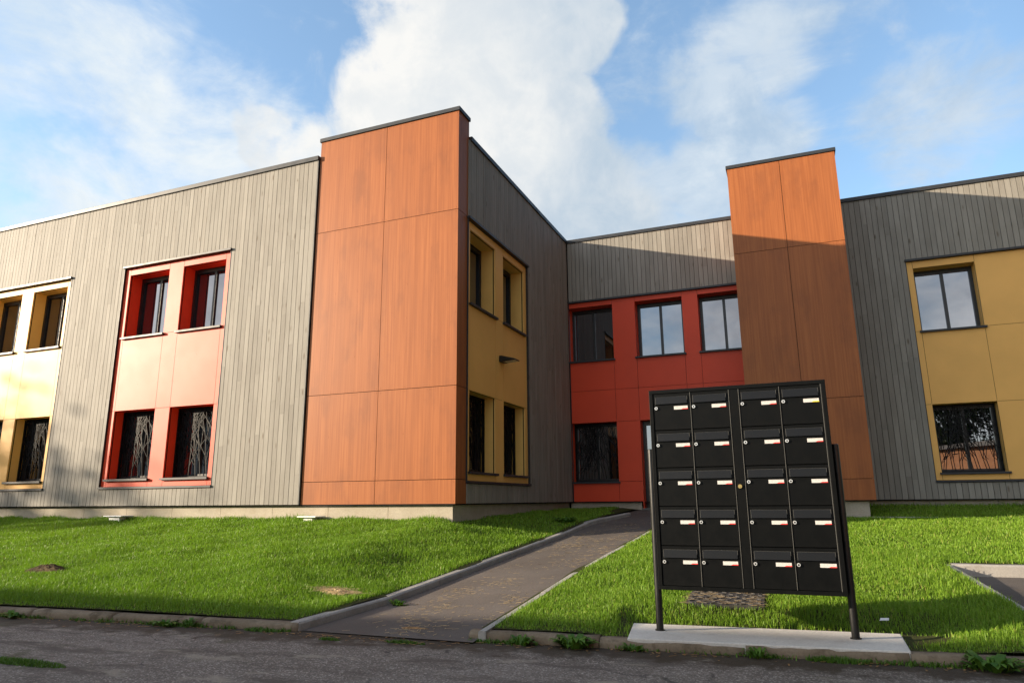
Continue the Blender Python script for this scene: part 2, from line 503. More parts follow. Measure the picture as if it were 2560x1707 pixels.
# the branch-pattern grille shared by every ground floor window
def grille_mesh():
    r = random.Random(5)
    GW, GH = 1.10, 1.345
    mb = MB()

    def seg(a, b, w=0.010, th=0.010):
        (x0, z0), (x1, z1) = a, b
        L = math.hypot(x1 - x0, z1 - z0)
        if L < 1e-4:
            return
        nx, nz = -(z1 - z0) / L * w / 2, (x1 - x0) / L * w / 2
        P = []
        for y in (0.0, th):
            P += [(x0 + nx, y, z0 + nz), (x0 - nx, y, z0 - nz), (x1 - nx, y, z1 - nz), (x1 + nx, y, z1 + nz)]
        mb.hexa(P)

    def clip(a, b):
        (x0, z0), (x1, z1) = a, b
        t = 1.0
        if x1 < 0.02: t = min(t, (0.02 - x0) / (x1 - x0 - 1e-9))
        if x1 > GW - 0.02: t = min(t, (GW - 0.02 - x0) / (x1 - x0 + 1e-9))
        if z1 > GH - 0.03: t = min(t, (GH - 0.03 - z0) / (z1 - z0 + 1e-9))
        t = max(t, 0)
        return (x0 + (x1 - x0) * t, z0 + (z1 - z0) * t), t < 1.0

    def grow(x, z, ang, w, depth):
        n = r.randint(5, 7) if depth == 0 else r.randint(1, 3)
        side = r.choice((-1, 1))
        for i in range(n):
            L = r.uniform(0.15, 0.27) if depth == 0 else r.uniform(0.10, 0.22)
            ang = max(-0.75, min(0.75, ang + r.uniform(-0.14, 0.14)))
            q, hit = clip((x, z), (x + L * math.sin(ang), z + L * math.cos(ang)))
            seg((x, z), q, w)
            x, z = q
            if hit:
                return
            if depth < 2:
                side = -side
                grow(x, z, ang + side * r.uniform(0.26, 0.46), w * 0.8, depth + 1)

    for x in (0.10, 0.27, 0.40, 0.58, 0.70, 0.86, 1.0):
        grow(x, 0.03, r.uniform(-0.25, 0.25), 0.013, 0)
    for z, s in ((0.15, 1), (0.4, 1), (0.62, 1), (0.85, 1), (0.2, -1), (0.45, -1), (0.7, -1), (0.9, -1)):
        grow(0.02 if s > 0 else GW - 0.02, z, s * r.uniform(0.5, 0.75), 0.010, 1)
    for _ in range(6):
        x, z = r.uniform(0.2, 0.9), r.uniform(0.15, 1.1)
        seg((x, z), (x + r.uniform(-.16, .16), z + r.uniform(-.06, .1)), 0.009)
    e = 0.022
    for (a, b) in (((0, GH - e / 2), (GW, GH - e / 2)), ((0, e / 2), (GW, e / 2)), ((e / 2, e), (e / 2, GH - e)), ((GW - e / 2, e), (GW - e / 2, GH - e))):
        seg(a, b, e, 0.05)
    me = bpy.data.meshes.new('grille')
    me.from_pydata(mb.v, [], mb.f)
    me.materials.append(MAT['grille_steel'])
    return me


GRILLE = grille_mesh()
GLASS_D = -0.375


def window(fr, u0, u1, z0, z1, colr, pd, low):
    """one window: aluminium frame (the mesh), pane, coloured reveal, sill and, downstairs, a grille"""
    mb = MB()
    D0, D1 = GLASS_D - 0.03, GLASS_D + 0.045
    e, top, bot = 0.065, 0.085, 0.075
    fr.box(mb, u0, u1, z1 - top, z1, D0, D1)
    fr.box(mb, u0, u1, z0, z0 + bot, D0, D1)
    fr.box(mb, u0, u0 + e, z0 + bot, z1 - top, D0, D1)
    fr.box(mb, u1 - e, u1, z0 + bot, z1 - top, D0, D1)
    um = (u0 + u1) / 2
    fr.box(mb, um - 0.03, um + 0.03, z0 + bot, z1 - top, D0 + 0.01, D1 - 0.012)
    w = part(mb, 'window', 'black_frame')
    g = MB()
    fr.box(g, u0 + e - .01, um - 0.02, z0 + bot - .01, z1 - top + .01, GLASS_D - 0.012, GLASS_D)
    fr.box(g, um + 0.02, u1 - e + .01, z0 + bot - .01, z1 - top + .01, GLASS_D - 0.012, GLASS_D + 0.002)
    part(g, 'pane', 'glass', w)
    rv = MB()
    th, din = 0.012, GLASS_D - 0.03
    do = pd - 0.010
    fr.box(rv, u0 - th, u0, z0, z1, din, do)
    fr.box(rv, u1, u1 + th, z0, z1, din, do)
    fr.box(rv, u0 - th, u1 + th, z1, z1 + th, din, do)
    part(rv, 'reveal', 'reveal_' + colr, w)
    sl = MB()
    fr.box(sl, u0 - 0.035, u1 + 0.035, z0 - 0.038, z0 + 0.004, pd + 0.001, pd + 0.055)
    fr.box(sl, u0 + .001, u1 - .001, z0 - 0.03, z0 + 0.002, D1, pd + 0.001)
    part(sl, 'sill', 'flashing', w, bevel=0.003)
    if low:
        gr = bpy.data.objects.new('grille', GRILLE)
        COL.objects.link(gr)
        gr.parent = w
        gr.location = fr.p(u0 + (u1 - u0 - 1.10) / 2, z0 + 0.012, GLASS_D + 0.125) - Vector(BO)
        gr.rotation_euler = (0, 0, math.atan2(fr.U.y, fr.U.x))
        gr.scale = (1, 1, (z1 - z0 - 0.02) / 1.345)
    return w


def panel_field(fr, cells, d0, colr, label, trim=None, rivets=True):
    """flat coloured boards with open joints, one field; trim = (u0,u1,z0,z1) metal round it"""
    mb, bk = MB(), MB()
    g = 0.0035
    for (a, b, z0, z1) in cells:
        fr.box(mb, a + g, b - g, z0 + g, z1 - g, d0 - 0.008, d0)
        fr.box(bk, a - .001, b + .001, z0 - .001, z1 + .001, d0 - 0.05, d0 - 0.03)
        if rivets:
            nu, nz = max(1, round((b - a) / 0.45)), max(1, round((z1 - z0) / 0.5))
            for i in range(nu + 1):
                for j in range(nz + 1):
                    uu = a + .03 + (b - a - .06) * i / nu
                    zz = z0 + .03 + (z1 - z0 - .06) * j / nz
                    if b - a < 0.2 and i:
                        continue
                    if z1 - z0 < 0.2 and j:
                        continue
                    fr.rivet(mb, uu if b - a >= .2 else (a + b) / 2, zz if z1 - z0 >= .2 else (z0 + z1) / 2, d0)
    o = part(mb, 'facade_panel', 'panel_' + colr, label=label)
    part(bk, 'panel_backing', 'dark_backing', o)
    if trim:
        u0, u1, z0, z1, has_bottom = trim
        tm = MB()
        fr.box(tm, u0 - 0.03, u1 + 0.03, z1 + .002, z1 + 0.045, -0.03, 0.045)
        fr.box(tm, u0 - 0.014, u0 - .002, z0, z1, -0.05, 0.008)
        fr.box(tm, u1 + .002, u1 + 0.014, z0, z1, -0.05, 0.008)
        if has_bottom:
            fr.box(tm, u0 - 0.02, u1 + 0.02, z0 - 0.042, z0 - .002, -0.03, 0.03)
        part(tm, 'panel_trim', 'flashing', o, bevel=0.002)
    return o


ZL0, ZL1, ZU0, ZU1 = 1.472, 2.838, 4.368, 5.735      # lower and upper window openings
ZP0, ZP1 = 1.325, 5.885                              # coloured bay


def two_window_bay(fr, a, colr, label):
    us = [a, a + 0.135, a + 1.255, a + 1.645, a + 2.765, a + 2.90]
    cells = []
    for i in range(5):
        if i in (1, 3):
            cells += [(us[i], us[i + 1], ZP0, ZL0), (us[i], us[i + 1], ZL1, ZU0), (us[i], us[i + 1], ZU1, ZP1)]
        else:
            cells += [(us[i], us[i + 1], ZP0, ZL1), (us[i], us[i + 1], ZL1, ZU0), (us[i], us[i + 1], ZU0, ZP1)]
    pd = -0.035
    panel_field(fr, cells, pd, colr, label, (a, a + 2.90, ZP0, ZP1, True))
    for i in (1, 3):
        window(fr, us[i], us[i + 1], ZL0, ZL1, colr, pd, True)
        window(fr, us[i], us[i + 1], ZU0, ZU1, colr, pd, False)
    return (a, a + 2.90, ZP0, ZP1)


def cladding(fr, us, holes, label, seed):
    mb, bk = MB(), MB()
    for i, (a, b, z0, z1) in enumerate(bays(fr, us, holes)):
        top = z1 - (0.05 if z0 < ZB + .01 and z1 < 3 else 0.0)
        bot = z0 + (0.05 if z0 > 3 else 0.0)
        boards(mb, fr, a, b, bot, top, seed * 31 + i)
        backing(bk, fr, a, b, z0 - (0 if z0 < 3 else .0), z1)
    o = part(mb, 'timber_cladding', 'timber', label=label)
    part(bk, 'cladding_backing', 'dark_backing', o)
    return o


# left wing, street front
h1 = two_window_bay(LEFT, -17.51, 'yellow', 'yellow panels of the bay at the far left')
h2 = two_window_bay(LEFT, -12.95, 'red', 'red panels of the sunlit bay beside the orange tower')
cladding(LEFT, (X_END_L, -8.055), [h1, h2], 'sunlit grey-beige timber boards of the left wing', 1)
ct = MB()
LEFT.box(ct, -8.052, -8.040, ZB, ZT, -0.028, 0.004)
part(ct, 'corner_trim', 'trim_grey', label='grey metal corner trim between timber and tower')
# left wing, side wall facing the entrance yard
h3 = two_window_bay(SIDE, 10.415, 'yellow', 'yellow panels of the shaded side wall')
cladding(SIDE, (10.465 - 0.05, 16.19), [h3], 'dark shaded timber boards of the side wall', 2)

# recessed entrance front, red
us = [-5.015, -3.895, -3.335, -2.205, -1.84, -0.72]
zj = [ZB, 1.415, 2.81, 3.583, 4.328, 5.70, 5.82]
cells = [(us[0], us[1], zj[0], zj[1]), (us[0], us[1], zj[2], zj[3]), (us[0], us[1], zj[3], zj[4]), (us[0], us[1], zj[5], zj[6]),
         (us[1], us[2], zj[0], zj[1]), (us[1], us[2], zj[1], zj[2]), (us[1], us[2], zj[2], zj[3]), (us[1], us[2], zj[3], zj[6])]
for a, b in ((2, 3), (4, 5)):
    cells += [(us[a], us[b], zj[3], zj[4]), (us[a], us[b], zj[5], zj[6])]
cells += [(us[2], us[3], zj[2], zj[3]), (us[3], us[4], zj[2], zj[3]), (us[3], us[4], zj[3], zj[6]), (us[4], us[5], zj[2], zj[3]),
          (us[4], us[5], zj[0], zj[2])]
panel_field(BACK, cells, -0.02, 'red', 'red panels of the recessed entrance front', (us[0] + .02, us[5], ZB, zj[6], False), rivets=False)
window(BACK, us[0], us[1], zj[1], zj[2], 'red', -0.02, True)
for i in (0, 2, 4):
    window(BACK, us[i], us[i + 1], zj[4], zj[5], 'red', -0.02, False)
cladding(BACK, (-5.0, -0.72), [(-5.0, -0.72, ZB, zj[6])], 'timber boards above the red entrance front', 3)
# entrance door
dm = MB()
u0, u1, z0, z1 = us[2], us[4], 0.80, zj[2]
for (a, b) in ((u0, (u0 + u1) / 2 - .003), ((u0 + u1) / 2 + .003, u1)):
    BACK.box(dm, a, b, z1 - .10, z1, -0.34, -0.28)
    BACK.box(dm, a, b, z0, z0 + .14, -0.34, -0.28)
    BACK.box(dm, a, a + .08, z0 + .14, z1 - .10, -0.34, -0.28)
    BACK.box(dm, b - .08, b, z0 + .14, z1 - .10, -0.34, -0.28)
door = part(dm, 'entrance_door', 'black_frame')
gm = MB()
BACK.box(gm, u0 + .05, u1 - .05, z0 + .1, z1 - .06, -0.325, -0.315)
part(gm, 'pane', 'glass', door)
hm = MB()
hm.tube(BACK.p((u0 + u1) / 2 - .12, 1.5, -0.24), BACK.p((u0 + u1) / 2 - .12, 2.1, -0.24), 0.014)
for zz in (1.55, 2.05):
    hm.tube(BACK.p((u0 + u1) / 2 - .12, zz, -0.29), BACK.p((u0 + u1) / 2 - .12, zz, -0.24), 0.009)
part(hm, 'handle', 'chrome', door)
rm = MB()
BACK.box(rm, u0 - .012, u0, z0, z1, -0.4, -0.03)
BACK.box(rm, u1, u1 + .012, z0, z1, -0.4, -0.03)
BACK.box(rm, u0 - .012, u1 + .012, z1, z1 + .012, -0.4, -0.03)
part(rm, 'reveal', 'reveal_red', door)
tm = MB()
BACK.box(tm, u0 - .05, u1, z0 - .03, z0 + .012, -0.45, -0.05)
part(tm, 'threshold', 'edge_metal', door)

# right wing, behind the second tower
us = [2.525, 2.64, 3.76, 4.92, 6.04, 6.16]
cells = [(us[0], us[1], ZP0, ZL1), (us[0], us[1], ZL1, ZU0), (us[0], us[1], ZU0, ZP1),
         (us[2], us[3], ZP0, ZL1), (us[2], us[3], ZL1, ZU0), (us[2], us[3], ZU0, ZP1),
         (us[4], us[5], ZP0, ZL1), (us[4], us[5], ZL1, ZU0), (us[4], us[5], ZU0, ZP1)]
for i in (1, 3):
    cells += [(us[i], us[i + 1], ZP0, ZL0), (us[i], us[i + 1], ZL1, ZU0), (us[i], us[i + 1], ZU1, ZP1)]
panel_field(BACK, cells, -0.03, 'yellow', 'yellow panels of the right wing', (us[0], us[5], ZP0, ZP1, True), rivets=False)
for i in (1, 3):
    window(BACK, us[i], us[i + 1], ZL0, ZL1, 'yellow', -0.03, True)
    window(BACK, us[i], us[i + 1], ZU0, ZU1, 'yellow', -0.03, False)
cladding(BACK, (1.25, X_END_R), [(us[0], us[5], ZP0, ZP1)], 'shaded timber boards of the right wing', 4)


# wood-clad towers
def tower(x0, x1, yf, yb, ztop, xm, joints, lab):
    FR = Frame((0, yf, 0), (1, 0, 0), (0, -1, 0))
    RS = Frame((x1, 0, 0), (0, 1, 0), (1, 0, 0))
    LS = Frame((x0, 0, 0), (0, -1, 0), (-1, 0, 0))
    mb = MB()
    g, th = 0.0045, 0.012
    zs = [ZB] + joints + [ztop - 0.075]
    for i in range(len(zs) - 1):
        a, b = zs[i] + (g if i else 0), zs[i + 1] - g
        for (u0, u1) in ((x0, xm), (xm, x1)):
            uu0, uu1 = u0 + (g if u0 == xm else 0), u1 - (g if u1 == xm else 0)
            FR.box(mb, uu0, uu1, a, b, -th, 0)
            nz = max(1, round((b - a) / 0.62))
            for ii in range(4):
                for jj in range(nz + 1):
                    FR.rivet(mb, uu0 + .035 + (uu1 - uu0 - .07) * ii / 3, a + .035 + (b - a - .07) * jj / nz, 0, 0.009)
        RS.box(mb, yf + .001 + th, yb, a, b, -th, 0)
        LS.box(mb, -yb, -(yf + .001 + th), a, b, -th, 0)
    if yb < 11:
        pass
    o = part(mb, 'tower', 'laminate', label=lab)
    core = MB()
    core.box(x0 + .03, x1 - .03, yf + .03, yb, ZB + .003, ztop - .08)
    part(core, 'tower_core', 'dark_backing', o)
    cp = MB()
    cp.box(x0 - .025, x1 + .025, yf - .025, yb + .02, ztop - 0.075, ztop)
    part(cp, 'roof_cap', 'flashing', o, bevel=0.006)
    bt = MB()
    bt.box(x0 + .001, x1 - .001, yf + .002, yb, ZB - .012, ZB - .001)
    part(bt, 'drip_edge', 'dark_backing', o)
    return o


tower(-8.015, -5.040, 10.03, 10.45, 7.885, -6.53, [1.34, 2.844, 5.925], 'sunlit orange wood tower at the wing corner')
tower(-0.831, 1.256, 14.346, 16.17, 7.904, 0.205, [1.34, 2.844, 5.925], 'narrow orange wood tower standing forward of the wall')

# roof, flashings, solid core
cap = MB()
cap.box(X_END_L, -8.03, 9.97, 10.5, 7.43, 7.519)
part(cap, 'roof_flashing', 'flashing', label='grey metal roof edge of the left wing', bevel=0.006)
cap = MB()
cap.box(-5.45, -4.99, 10.475, 16.6, 7.43, 7.519)
part(cap, 'roof_flashing', 'flashing', label='grey metal roof edge of the side wall', bevel=0.006)
cap = MB()
cap.box(-4.988, -0.832, 16.168, 16.6, 7.43, 7.516)
part(cap, 'roof_flashing', 'flashing', label='grey metal roof edge above the red entrance front', bevel=0.006)
cap = MB()
cap.box(1.258, X_END_R, 16.168, 16.6, 7.43, 7.519)
part(cap, 'roof_flashing', 'flashing', label='grey metal roof edge of the right wing', bevel=0.006)
core = MB()
core.box(X_END_L, -5.55, 10.47, Y_BACK, 0.3, 7.46)
core.box(-5.545, X_END_R, 16.605, Y_BACK, 0.3, 7.455)
part(core, 'wall_core', 'dark_backing')
# storey-high closing pieces between the core and the skins
cl = MB()
cl.box(X_END_L, X_END_L + .05, 10.03, 10.46, ZB, 7.42)
cl.box(-8.05, -8.0, 10.065, 10.46, ZB, 7.42)
cl.box(X_END_L, -5.08, 10.03, 10.46, ZB - .02, ZB - .004)
cl.box(-5.54, -5.03, 10.46, 16.15, ZB - .02, ZB - .004)
cl.box(-5.03, -0.7, 16.235, 16.60, ZB - .02, ZB - .004)
cl.box(1.2, X_END_R, 16.21, 16.60, ZB - .02, ZB - .004)
cl.box(X_END_L, -8.03, 10.03, 10.46, 7.40, 7.428)
cl.box(-5.54, -5.05, 10.47, 16.2, 7.40, 7.428)
cl.box(-5.048, X_END_R, 16.235, 16.60, 7.40, 7.428)
part(cl, 'wall_closing', 'dark_backing')


def foundation(segs, axis, at, depth, label=None):
    mb = MB()
    for (a, b) in segs:
        L = b - a
        n = max(1, round(abs(L) / 1.2))
        for i in range(n):
            p0, p1 = a + L * i / n + .003, a + L * (i + 1) / n - .003
            if axis == 'x':
                mb.box(p0, p1, at, at + depth, 0.2, ZB - 0.022)
            else:
                mb.box(at - depth, at, p0, p1, 0.2, ZB - 0.022)
    part(mb, 'foundation', 'foundation', label=label)


foundation([(X_END_L, -5.11)], 'x', 10.09, 0.3, 'pale concrete foundation under the left wing')
foundation([(10.39, 16.2)], 'y', -5.11, 0.3)
foundation([(-5.1, -3.40)], 'x', 16.30, 0.3)
foundation([(-1.8, -0.7)], 'x', 16.30, 0.3)
foundation([(1.2, X_END_R)], 'x', 16.30, 0.3)
foundation([(-0.72, 1.14)], 'x', 14.43, 1.8, 'concrete foundation block under the narrow tower')

# ------------------------------------------------------------------ wall lamp on the side wall
LO = (-5.053, 11.95, 3.60)
lamp = empty('wall_lamp', LO, 'small black wedge-shaped wall lamp on the yellow side wall panels', 'lamp')
mb = MB()
w = 0.11
prof = [(0.0, 0.075), (0.05, 0.075), (0.33, -0.005), (0.33, -0.02), (0.05, -0.045), (0.0, -0.045)]
vs = [(LO[0] + x, LO[1] + s * w, LO[2] + z) for s in (-1, 1) for (x, z) in prof]
n = len(prof)
fs = [tuple(range(n))[::-1], tuple(range(n, 2 * n))] + [(i, (i + 1) % n, n + (i + 1) % n, n + i) for i in range(n)]
mb.add(vs, [f[::-1] for f in fs])
mb.build('housing', 'post_black', lamp, LO, 0.004)
mb = MB()
mb.hexa([(LO[0] + x, LO[1] + y, LO[2] + z) for z_ in (0, 1) for (x, y, z) in
         ((0.10, -.085, -0.046 + .003 * z_), (0.31, -.085, -0.027 + .003 * z_), (0.31, .085, -0.027 + .003 * z_), (0.10, .085, -0.046 + .003 * z_))])
mb.build('lens', 'lens', lamp, LO)


# ------------------------------------------------------------------ terrain
def sstep(t):
    t = np.clip(t, 0, 1)
    return t * t * (3 - 2 * t)


def kerb_y(x):
    return 4.81 + 0.085 * (np.asarray(x, float) + 3.8)


def path_left_x(y):
    y = np.asarray(y, float)
    return np.where(y < 12.2, -3.81 + 0.042 * (y - 4.81), -3.50 + 0.02 * (y - 12.2))


KY = [4.0, 4.81, 6.12, 7.98, 11.0, 12.13, 14.3, 16.4]
KZ = [0.06, 0.065, 0.105, 0.25, 0.496, 0.62, 0.735, 0.80]
RY = [4.0, 4.9, 5.42, 7.14, 8.95, 11.67, 14.4, 14.6, 16.4]
RZ = [0.062, 0.065, 0.109, 0.251, 0.367, 0.541, 0.650, 0.675, 0.84]


def bumps(x, y):
    return (np.sin(x * 2.1 + 1.3) * np.cos(y * 1.7 + .4) + np.sin(x * 4.3 + y * 3.1) * .5 + np.sin(x * 7.7 - y * 5.9 + 2) * .3)


def z_left(x, y):
    yy = y - 0.085 * (x + 3.8) * np.clip((7.5 - y) / 2.7, 0, 1)
    base = np.where(yy < 10.05, 0.068 + 0.1314 * (yy - 4.81), 0.757 + 0.013 * (yy - 10.05))
    zk = np.interp(yy, KY, KZ)
    t = sstep((path_left_x(y) - x) / 1.9)
    t = np.where(y > 14.3, sstep((-3.7 - x) / 1.2), t)
    amp = np.clip((yy - 5.0) / 1.0, 0, 1) * 0.019
    z = zk * (1 - t) + base * t + amp * bumps(x, y)
    return z - 0.055 * sstep((yy - 6.5) / 3.2) * t


def z_right(x, y):
    yy = y - 0.085 * (x + 2.3) * np.clip((7.5 - y) / 2.7, 0, 1)
    amp = np.clip((yy - 5.2) / 1.0, 0, 1) * 0.012
    z = np.interp(yy, RY, RZ) + amp * bumps(x + 3, y)
    # the lawn is cut down flat round the concrete slab
    q = sstep((x + 1.50) / .18) * sstep((1.20 - x) / .55) * sstep((6.15 - (y - .1 * x)) / .32)
    return z * (1 - q) + np.minimum(z, 0.052) * q


def path2_x(y):
    return 1.33 + 0.079 * (8.42 - y)


def grid_mesh(name, mat, xfun, ys, zfun, nx):
    """sheet between xfun(y) = (x0, x1)"""
    vs, fs = [], []
    for y in ys:
        a, b = xfun(y)
        xs = np.linspace(a, b, nx)
        zz = zfun(xs, np.full(nx, y))
        vs += [(float(x), float(y), float(z)) for x, z in zip(xs, zz)]
    for j in range(len(ys) - 1):
        for i in range(nx - 1):
            p = j * nx + i
            fs.append((p, p + 1, p + nx + 1, p + nx))
    mb = MB()
    mb.add(vs, fs)
    o = mb.build(name, mat, smooth=True)
    tag(o, kind='structure')
    return o


mb = MB()
mb.add([(-400, -400, -0.06), (400, -400, -0.06), (400, 400, -0.06), (-400, 400, -0.06)], [(0, 1, 2, 3)])
tag(mb.build('ground', 'lawn_soil'), kind='structure')
# road
vs = [(x, float(yy + (kerb_y(x) - 4.81)), 0.0) for yy in (-4.2, 4.86) for x in (-70, 70)]
mb = MB()
mb.add([vs[0], vs[1], vs[3], vs[2]], [(0, 1, 2, 3)])
tag(mb.build('road', 'asphalt'), kind='structure')

# lawns: the sheared strips follow the kerb
def lawn(name, x0, x1f, y_end, zf, nx, ny):
    vs, fs = [], []
    for j in range(ny + 1):
        s = j / ny
        for i in range(nx + 1):
            q = i / nx
            y_n = 4.9 + (y_end - 4.9) * s
            xa, xb = x0(y_n), x1f(y_n)
            x = xa + (xb - xa) * q
            y = (float(kerb_y(x)) + 0.10) * (1 - s) + y_end * s
            vs.append((float(x), y, float(zf(np.array(x), np.array(y)))))
    for j in range(ny):
        for i in range(nx):
            p = j * (nx + 1) + i
            fs.append((p, p + 1, p + nx + 2, p + nx + 1))
    mb = MB()
    mb.add(vs, fs)
    tag(mb.build(name, 'lawn_soil', smooth=True), kind='structure')


lawn('lawn', lambda y: -32.0, lambda y: float(path_left_x(y)) - 0.05, 10.12, z_left, 90, 40)
grid_mesh('lawn', 'lawn_soil', lambda y: (-5.2, float(path_left_x(y)) - 0.05), np.linspace(10.12, 16.35, 30), z_left, 12)
lawn('lawn', lambda y: -2.30, lambda y: path2_x(y) - 0.03, 8.42, z_right, 40, 40)
grid_mesh('lawn', 'lawn_soil', lambda y: (-2.30, 16.0), np.linspace(8.46, 16.35, 40), z_right, 60)


# path to the door
def zpath(xs, yv):
    zl = np.interp(yv, [4.0, 4.86, 6.12, 7.98, 11.0, 12.13, 14.3, 16.7], [0.004, 0.006, 0.045, 0.19, 0.436, 0.555, 0.69, 0.79])
    zr = np.interp(yv, [4.0, 4.9, 5.42, 7.14, 8.95, 11.67, 14.4, 16.7], [0.004, 0.012, 0.07, 0.235, 0.352, 0.525, 0.66, 0.79])
    q = np.clip((xs + 3.7) / 1.4, 0, 1)
    return zl * (1 - q) + zr * q


grid_mesh('path', 'path_asphalt', lambda y: (float(path_left_x(y)) + .02 if y < 14.2 else -4.2, -2.28 if y < 12 else -2.28 + (y - 12) * 0.3), np.linspace(4.84, 16.6, 50), zpath, 10)
grid_mesh('path', 'path_asphalt', lambda y: (path2_x(y) + .03, 9.0), np.linspace(5.3, 8.39, 14), lambda x, y: z_right(x, y) - 0.055 - 0.05 * np.clip((y - 7) / 1.4, 0, 1), 16)


def ribbon(name, mat, pts, w, h_below, round_=0.015, step=0.97, seed=1, rough=0.0):
    """kerb stones along pts (front edge, top height): blocks with eased edges and thin joints; rough = worn arrises"""
    r = random.Random(seed)
    P = [Vector(p) for p in pts]
    mb = MB()
    for a, b in zip(P[:-1], P[1:]):
        d = b - a
        L = d.length
        n = max(1, round(L / step))
        hv = Vector((-d.y, d.x, 0)).normalized()
        h = hv * w
        ns = 10 if rough else 1
        for i in range(n):
            j = r.uniform(-.004, .004)
            rings = []
            for q in range(ns + 1):
                f_ = (i + .004 + (.992) * q / ns) / n
                p = a + d * f_ + Vector((0, 0, j))
                e = [Vector((0, 0, 0)) if not rough else hv * r.uniform(-rough, rough) + Vector((0, 0, r.uniform(-rough, rough) * .6)) for _ in range(6)]
                c = round_
                rings.append([p - Vector((0, 0, h_below)), p - Vector((0, 0, c * 1.6)) + e[1], p + hv * c - Vector((0, 0, c * .45)) + e[2],
                              p + hv * c * 2.2 + e[3], p + h + e[4] * .6, p + h - Vector((0, 0, h_below))])
            m = 6
            fs = [tuple(range(m)), tuple(range(ns * m, ns * m + m))[::-1]]
            for q in range(ns):
                o_ = q * m
                fs += [(o_ + k_, o_ + m + k_, o_ + m + (k_ + 1) % m, o_ + (k_ + 1) % m) for k_ in range(m)]
            mb.add([v_ for rg_ in rings for v_ in rg_], fs)
    o = mb.build(name, mat, smooth=bool(rough))
    tag(o, kind='structure')
    return o


ky = lambda x: float(kerb_y(x))
ribbon('kerb', 'kerb_old', [(x, ky(x), 0.066) for x in (-32, -14, -3.81)], 0.11, 0.12, 0.018, rough=0.007)
ribbon('kerb', 'kerb_old', [(x, ky(x), 0.064) for x in (-2.36, 1.5)], 0.11, 0.12, 0.018, seed=2, rough=0.007)
yl = [4.83, 6.12, 7.98, 11.0, 12.2]
pts = [(float(path_left_x(y)), y, float(np.interp(y, KY, KZ)) + .004) for y in yl]
pts[-1] = (-3.50, 12.2, 0.625)
pts += [(-3.42, 13.0, 0.675), (-3.22, 14.3, 0.745)]
ribbon('path_edging', 'kerb_new', pts, 0.09, 0.15, 0.010, step=1.0, seed=3)
yr = [14.3, 11.67, 8.95, 7.14, 5.42, 4.93]
pts = [(-2.28 if y < 12 else -1.6, y, float(np.interp(y, RY, RZ)) + .006) for y in yr]
ribbon('path_edging', 'kerb_new', pts, 0.06, 0.12, 0.006, step=1.0, seed=4)
pts = [(path2_x(y), y, float(z_right(np.array(path2_x(y)), np.array(y))) + .004) for y in (5.25, 6.0, 7.0, 8.40)]
ribbon('path_edging', 'kerb_new', pts, 0.06, 0.15, 0.006, step=1.0, seed=5)
pts = [(1.335, 8.40, 0.345), (9.0, 8.40, 0.345)]
ribbon('path_edging', 'kerb_new', pts, 0.10, 0.2, 0.010, step=1.0, seed=6)
pts = [(0.9, 14.34, 0.668), (9.0, 14.30, 0.662)]
ribbon('path_edging', 'kerb_new', pts, 0.06, 0.12, 0.006, step=1.0, seed=7)

# ------------------------------------------------------------------ concrete slab and the mailboxes
SLAB = [(-1.20, 5.045), (0.545, 5.20), (0.560, 5.83), (-1.29, 5.65)]
bm_ = MB()
bm_.hexa([(x, y, 0.0) for x, y in SLAB] + [(x, y, 0.072) for x, y in SLAB])
slab = bm_.build('concrete_slab', 'slab', None, (-0.3, 5.4, 0.0), bevel=0.008)
tag(slab, 'pale concrete slab behind the kerb under the mailbox posts', 'slab')

SC = 1.0333
YF = 5.15 * SC
MX = lambda x: x * SC
MZ = lambda z: 1 + (z - 1) * SC
MO = (MX(-0.381), YF + 0.15, 0.072)
mail = empty('mailbox_bank', MO, 'black bank of twenty mailboxes on two round posts', 'mailboxes')
BX0, BX1, BZ0, BZ1 = MX(-0.984), MX(0.222), MZ(0.385), MZ(1.791)
DX = [MX(-0.957), MX(-0.686), MX(-0.415), MX(-0.348), MX(-0.077), MX(0.194)]
DZ0, DZ1 = MZ(0.411), MZ(1.764)
mb = MB()
mb.box(BX0, BX1, YF, YF + 0.30, DZ1, BZ1)
mb.box(BX0, BX1, YF, YF + 0.30, BZ0, DZ0)
mb.box(BX0, DX[0], YF, YF + 0.30, DZ0, DZ1)
mb.box(DX[5], BX1, YF, YF + 0.30, DZ0, DZ1)
mb.box(DX[0], DX[5], YF + 0.03, YF + 0.299, DZ0, DZ1)
mb.build('cabinet', 'box_black', mail, MO, 0.002)
mb = MB()
mb.box(DX[2] + .004, DX[3] - .004, YF + 0.004, YF + 0.03, DZ0 + .001, DZ1 - .001)
cp = mb.build('centre_panel', 'box_black', mail, MO, 0.0015)
mb = MB()
lz = MZ(1.084)
xc = MX(-0.385)
mb.tube((xc, YF + .004, lz), (xc, YF - .008, lz), 0.0155, 0.014, 20)
mb.tube((xc, YF - .008, lz), (xc, YF - .0095, lz), 0.0095, 0.009, 16)
mb.build('lock', 'brass', cp, MO)
# bare metal edges between the columns
mb = MB()
for x in (DX[1], DX[2], DX[3], DX[4], DX[5] - .004):
    mb.box(x - .0015, x + .0015, YF + .0005, YF + .02, DZ0 + .002, DZ1 - .002)
mb.build('divider', 'edge_metal', mail, MO)
RH = (DZ1 - DZ0) / 5
DW = DX[1] - DX[0]


def mk(mbx, name, mat, bevel=0.0):
    me = bpy.data.meshes.new(name)
    me.from_pydata(mbx.v, [], mbx.f)
    me.materials.append(MAT[mat])
    return me


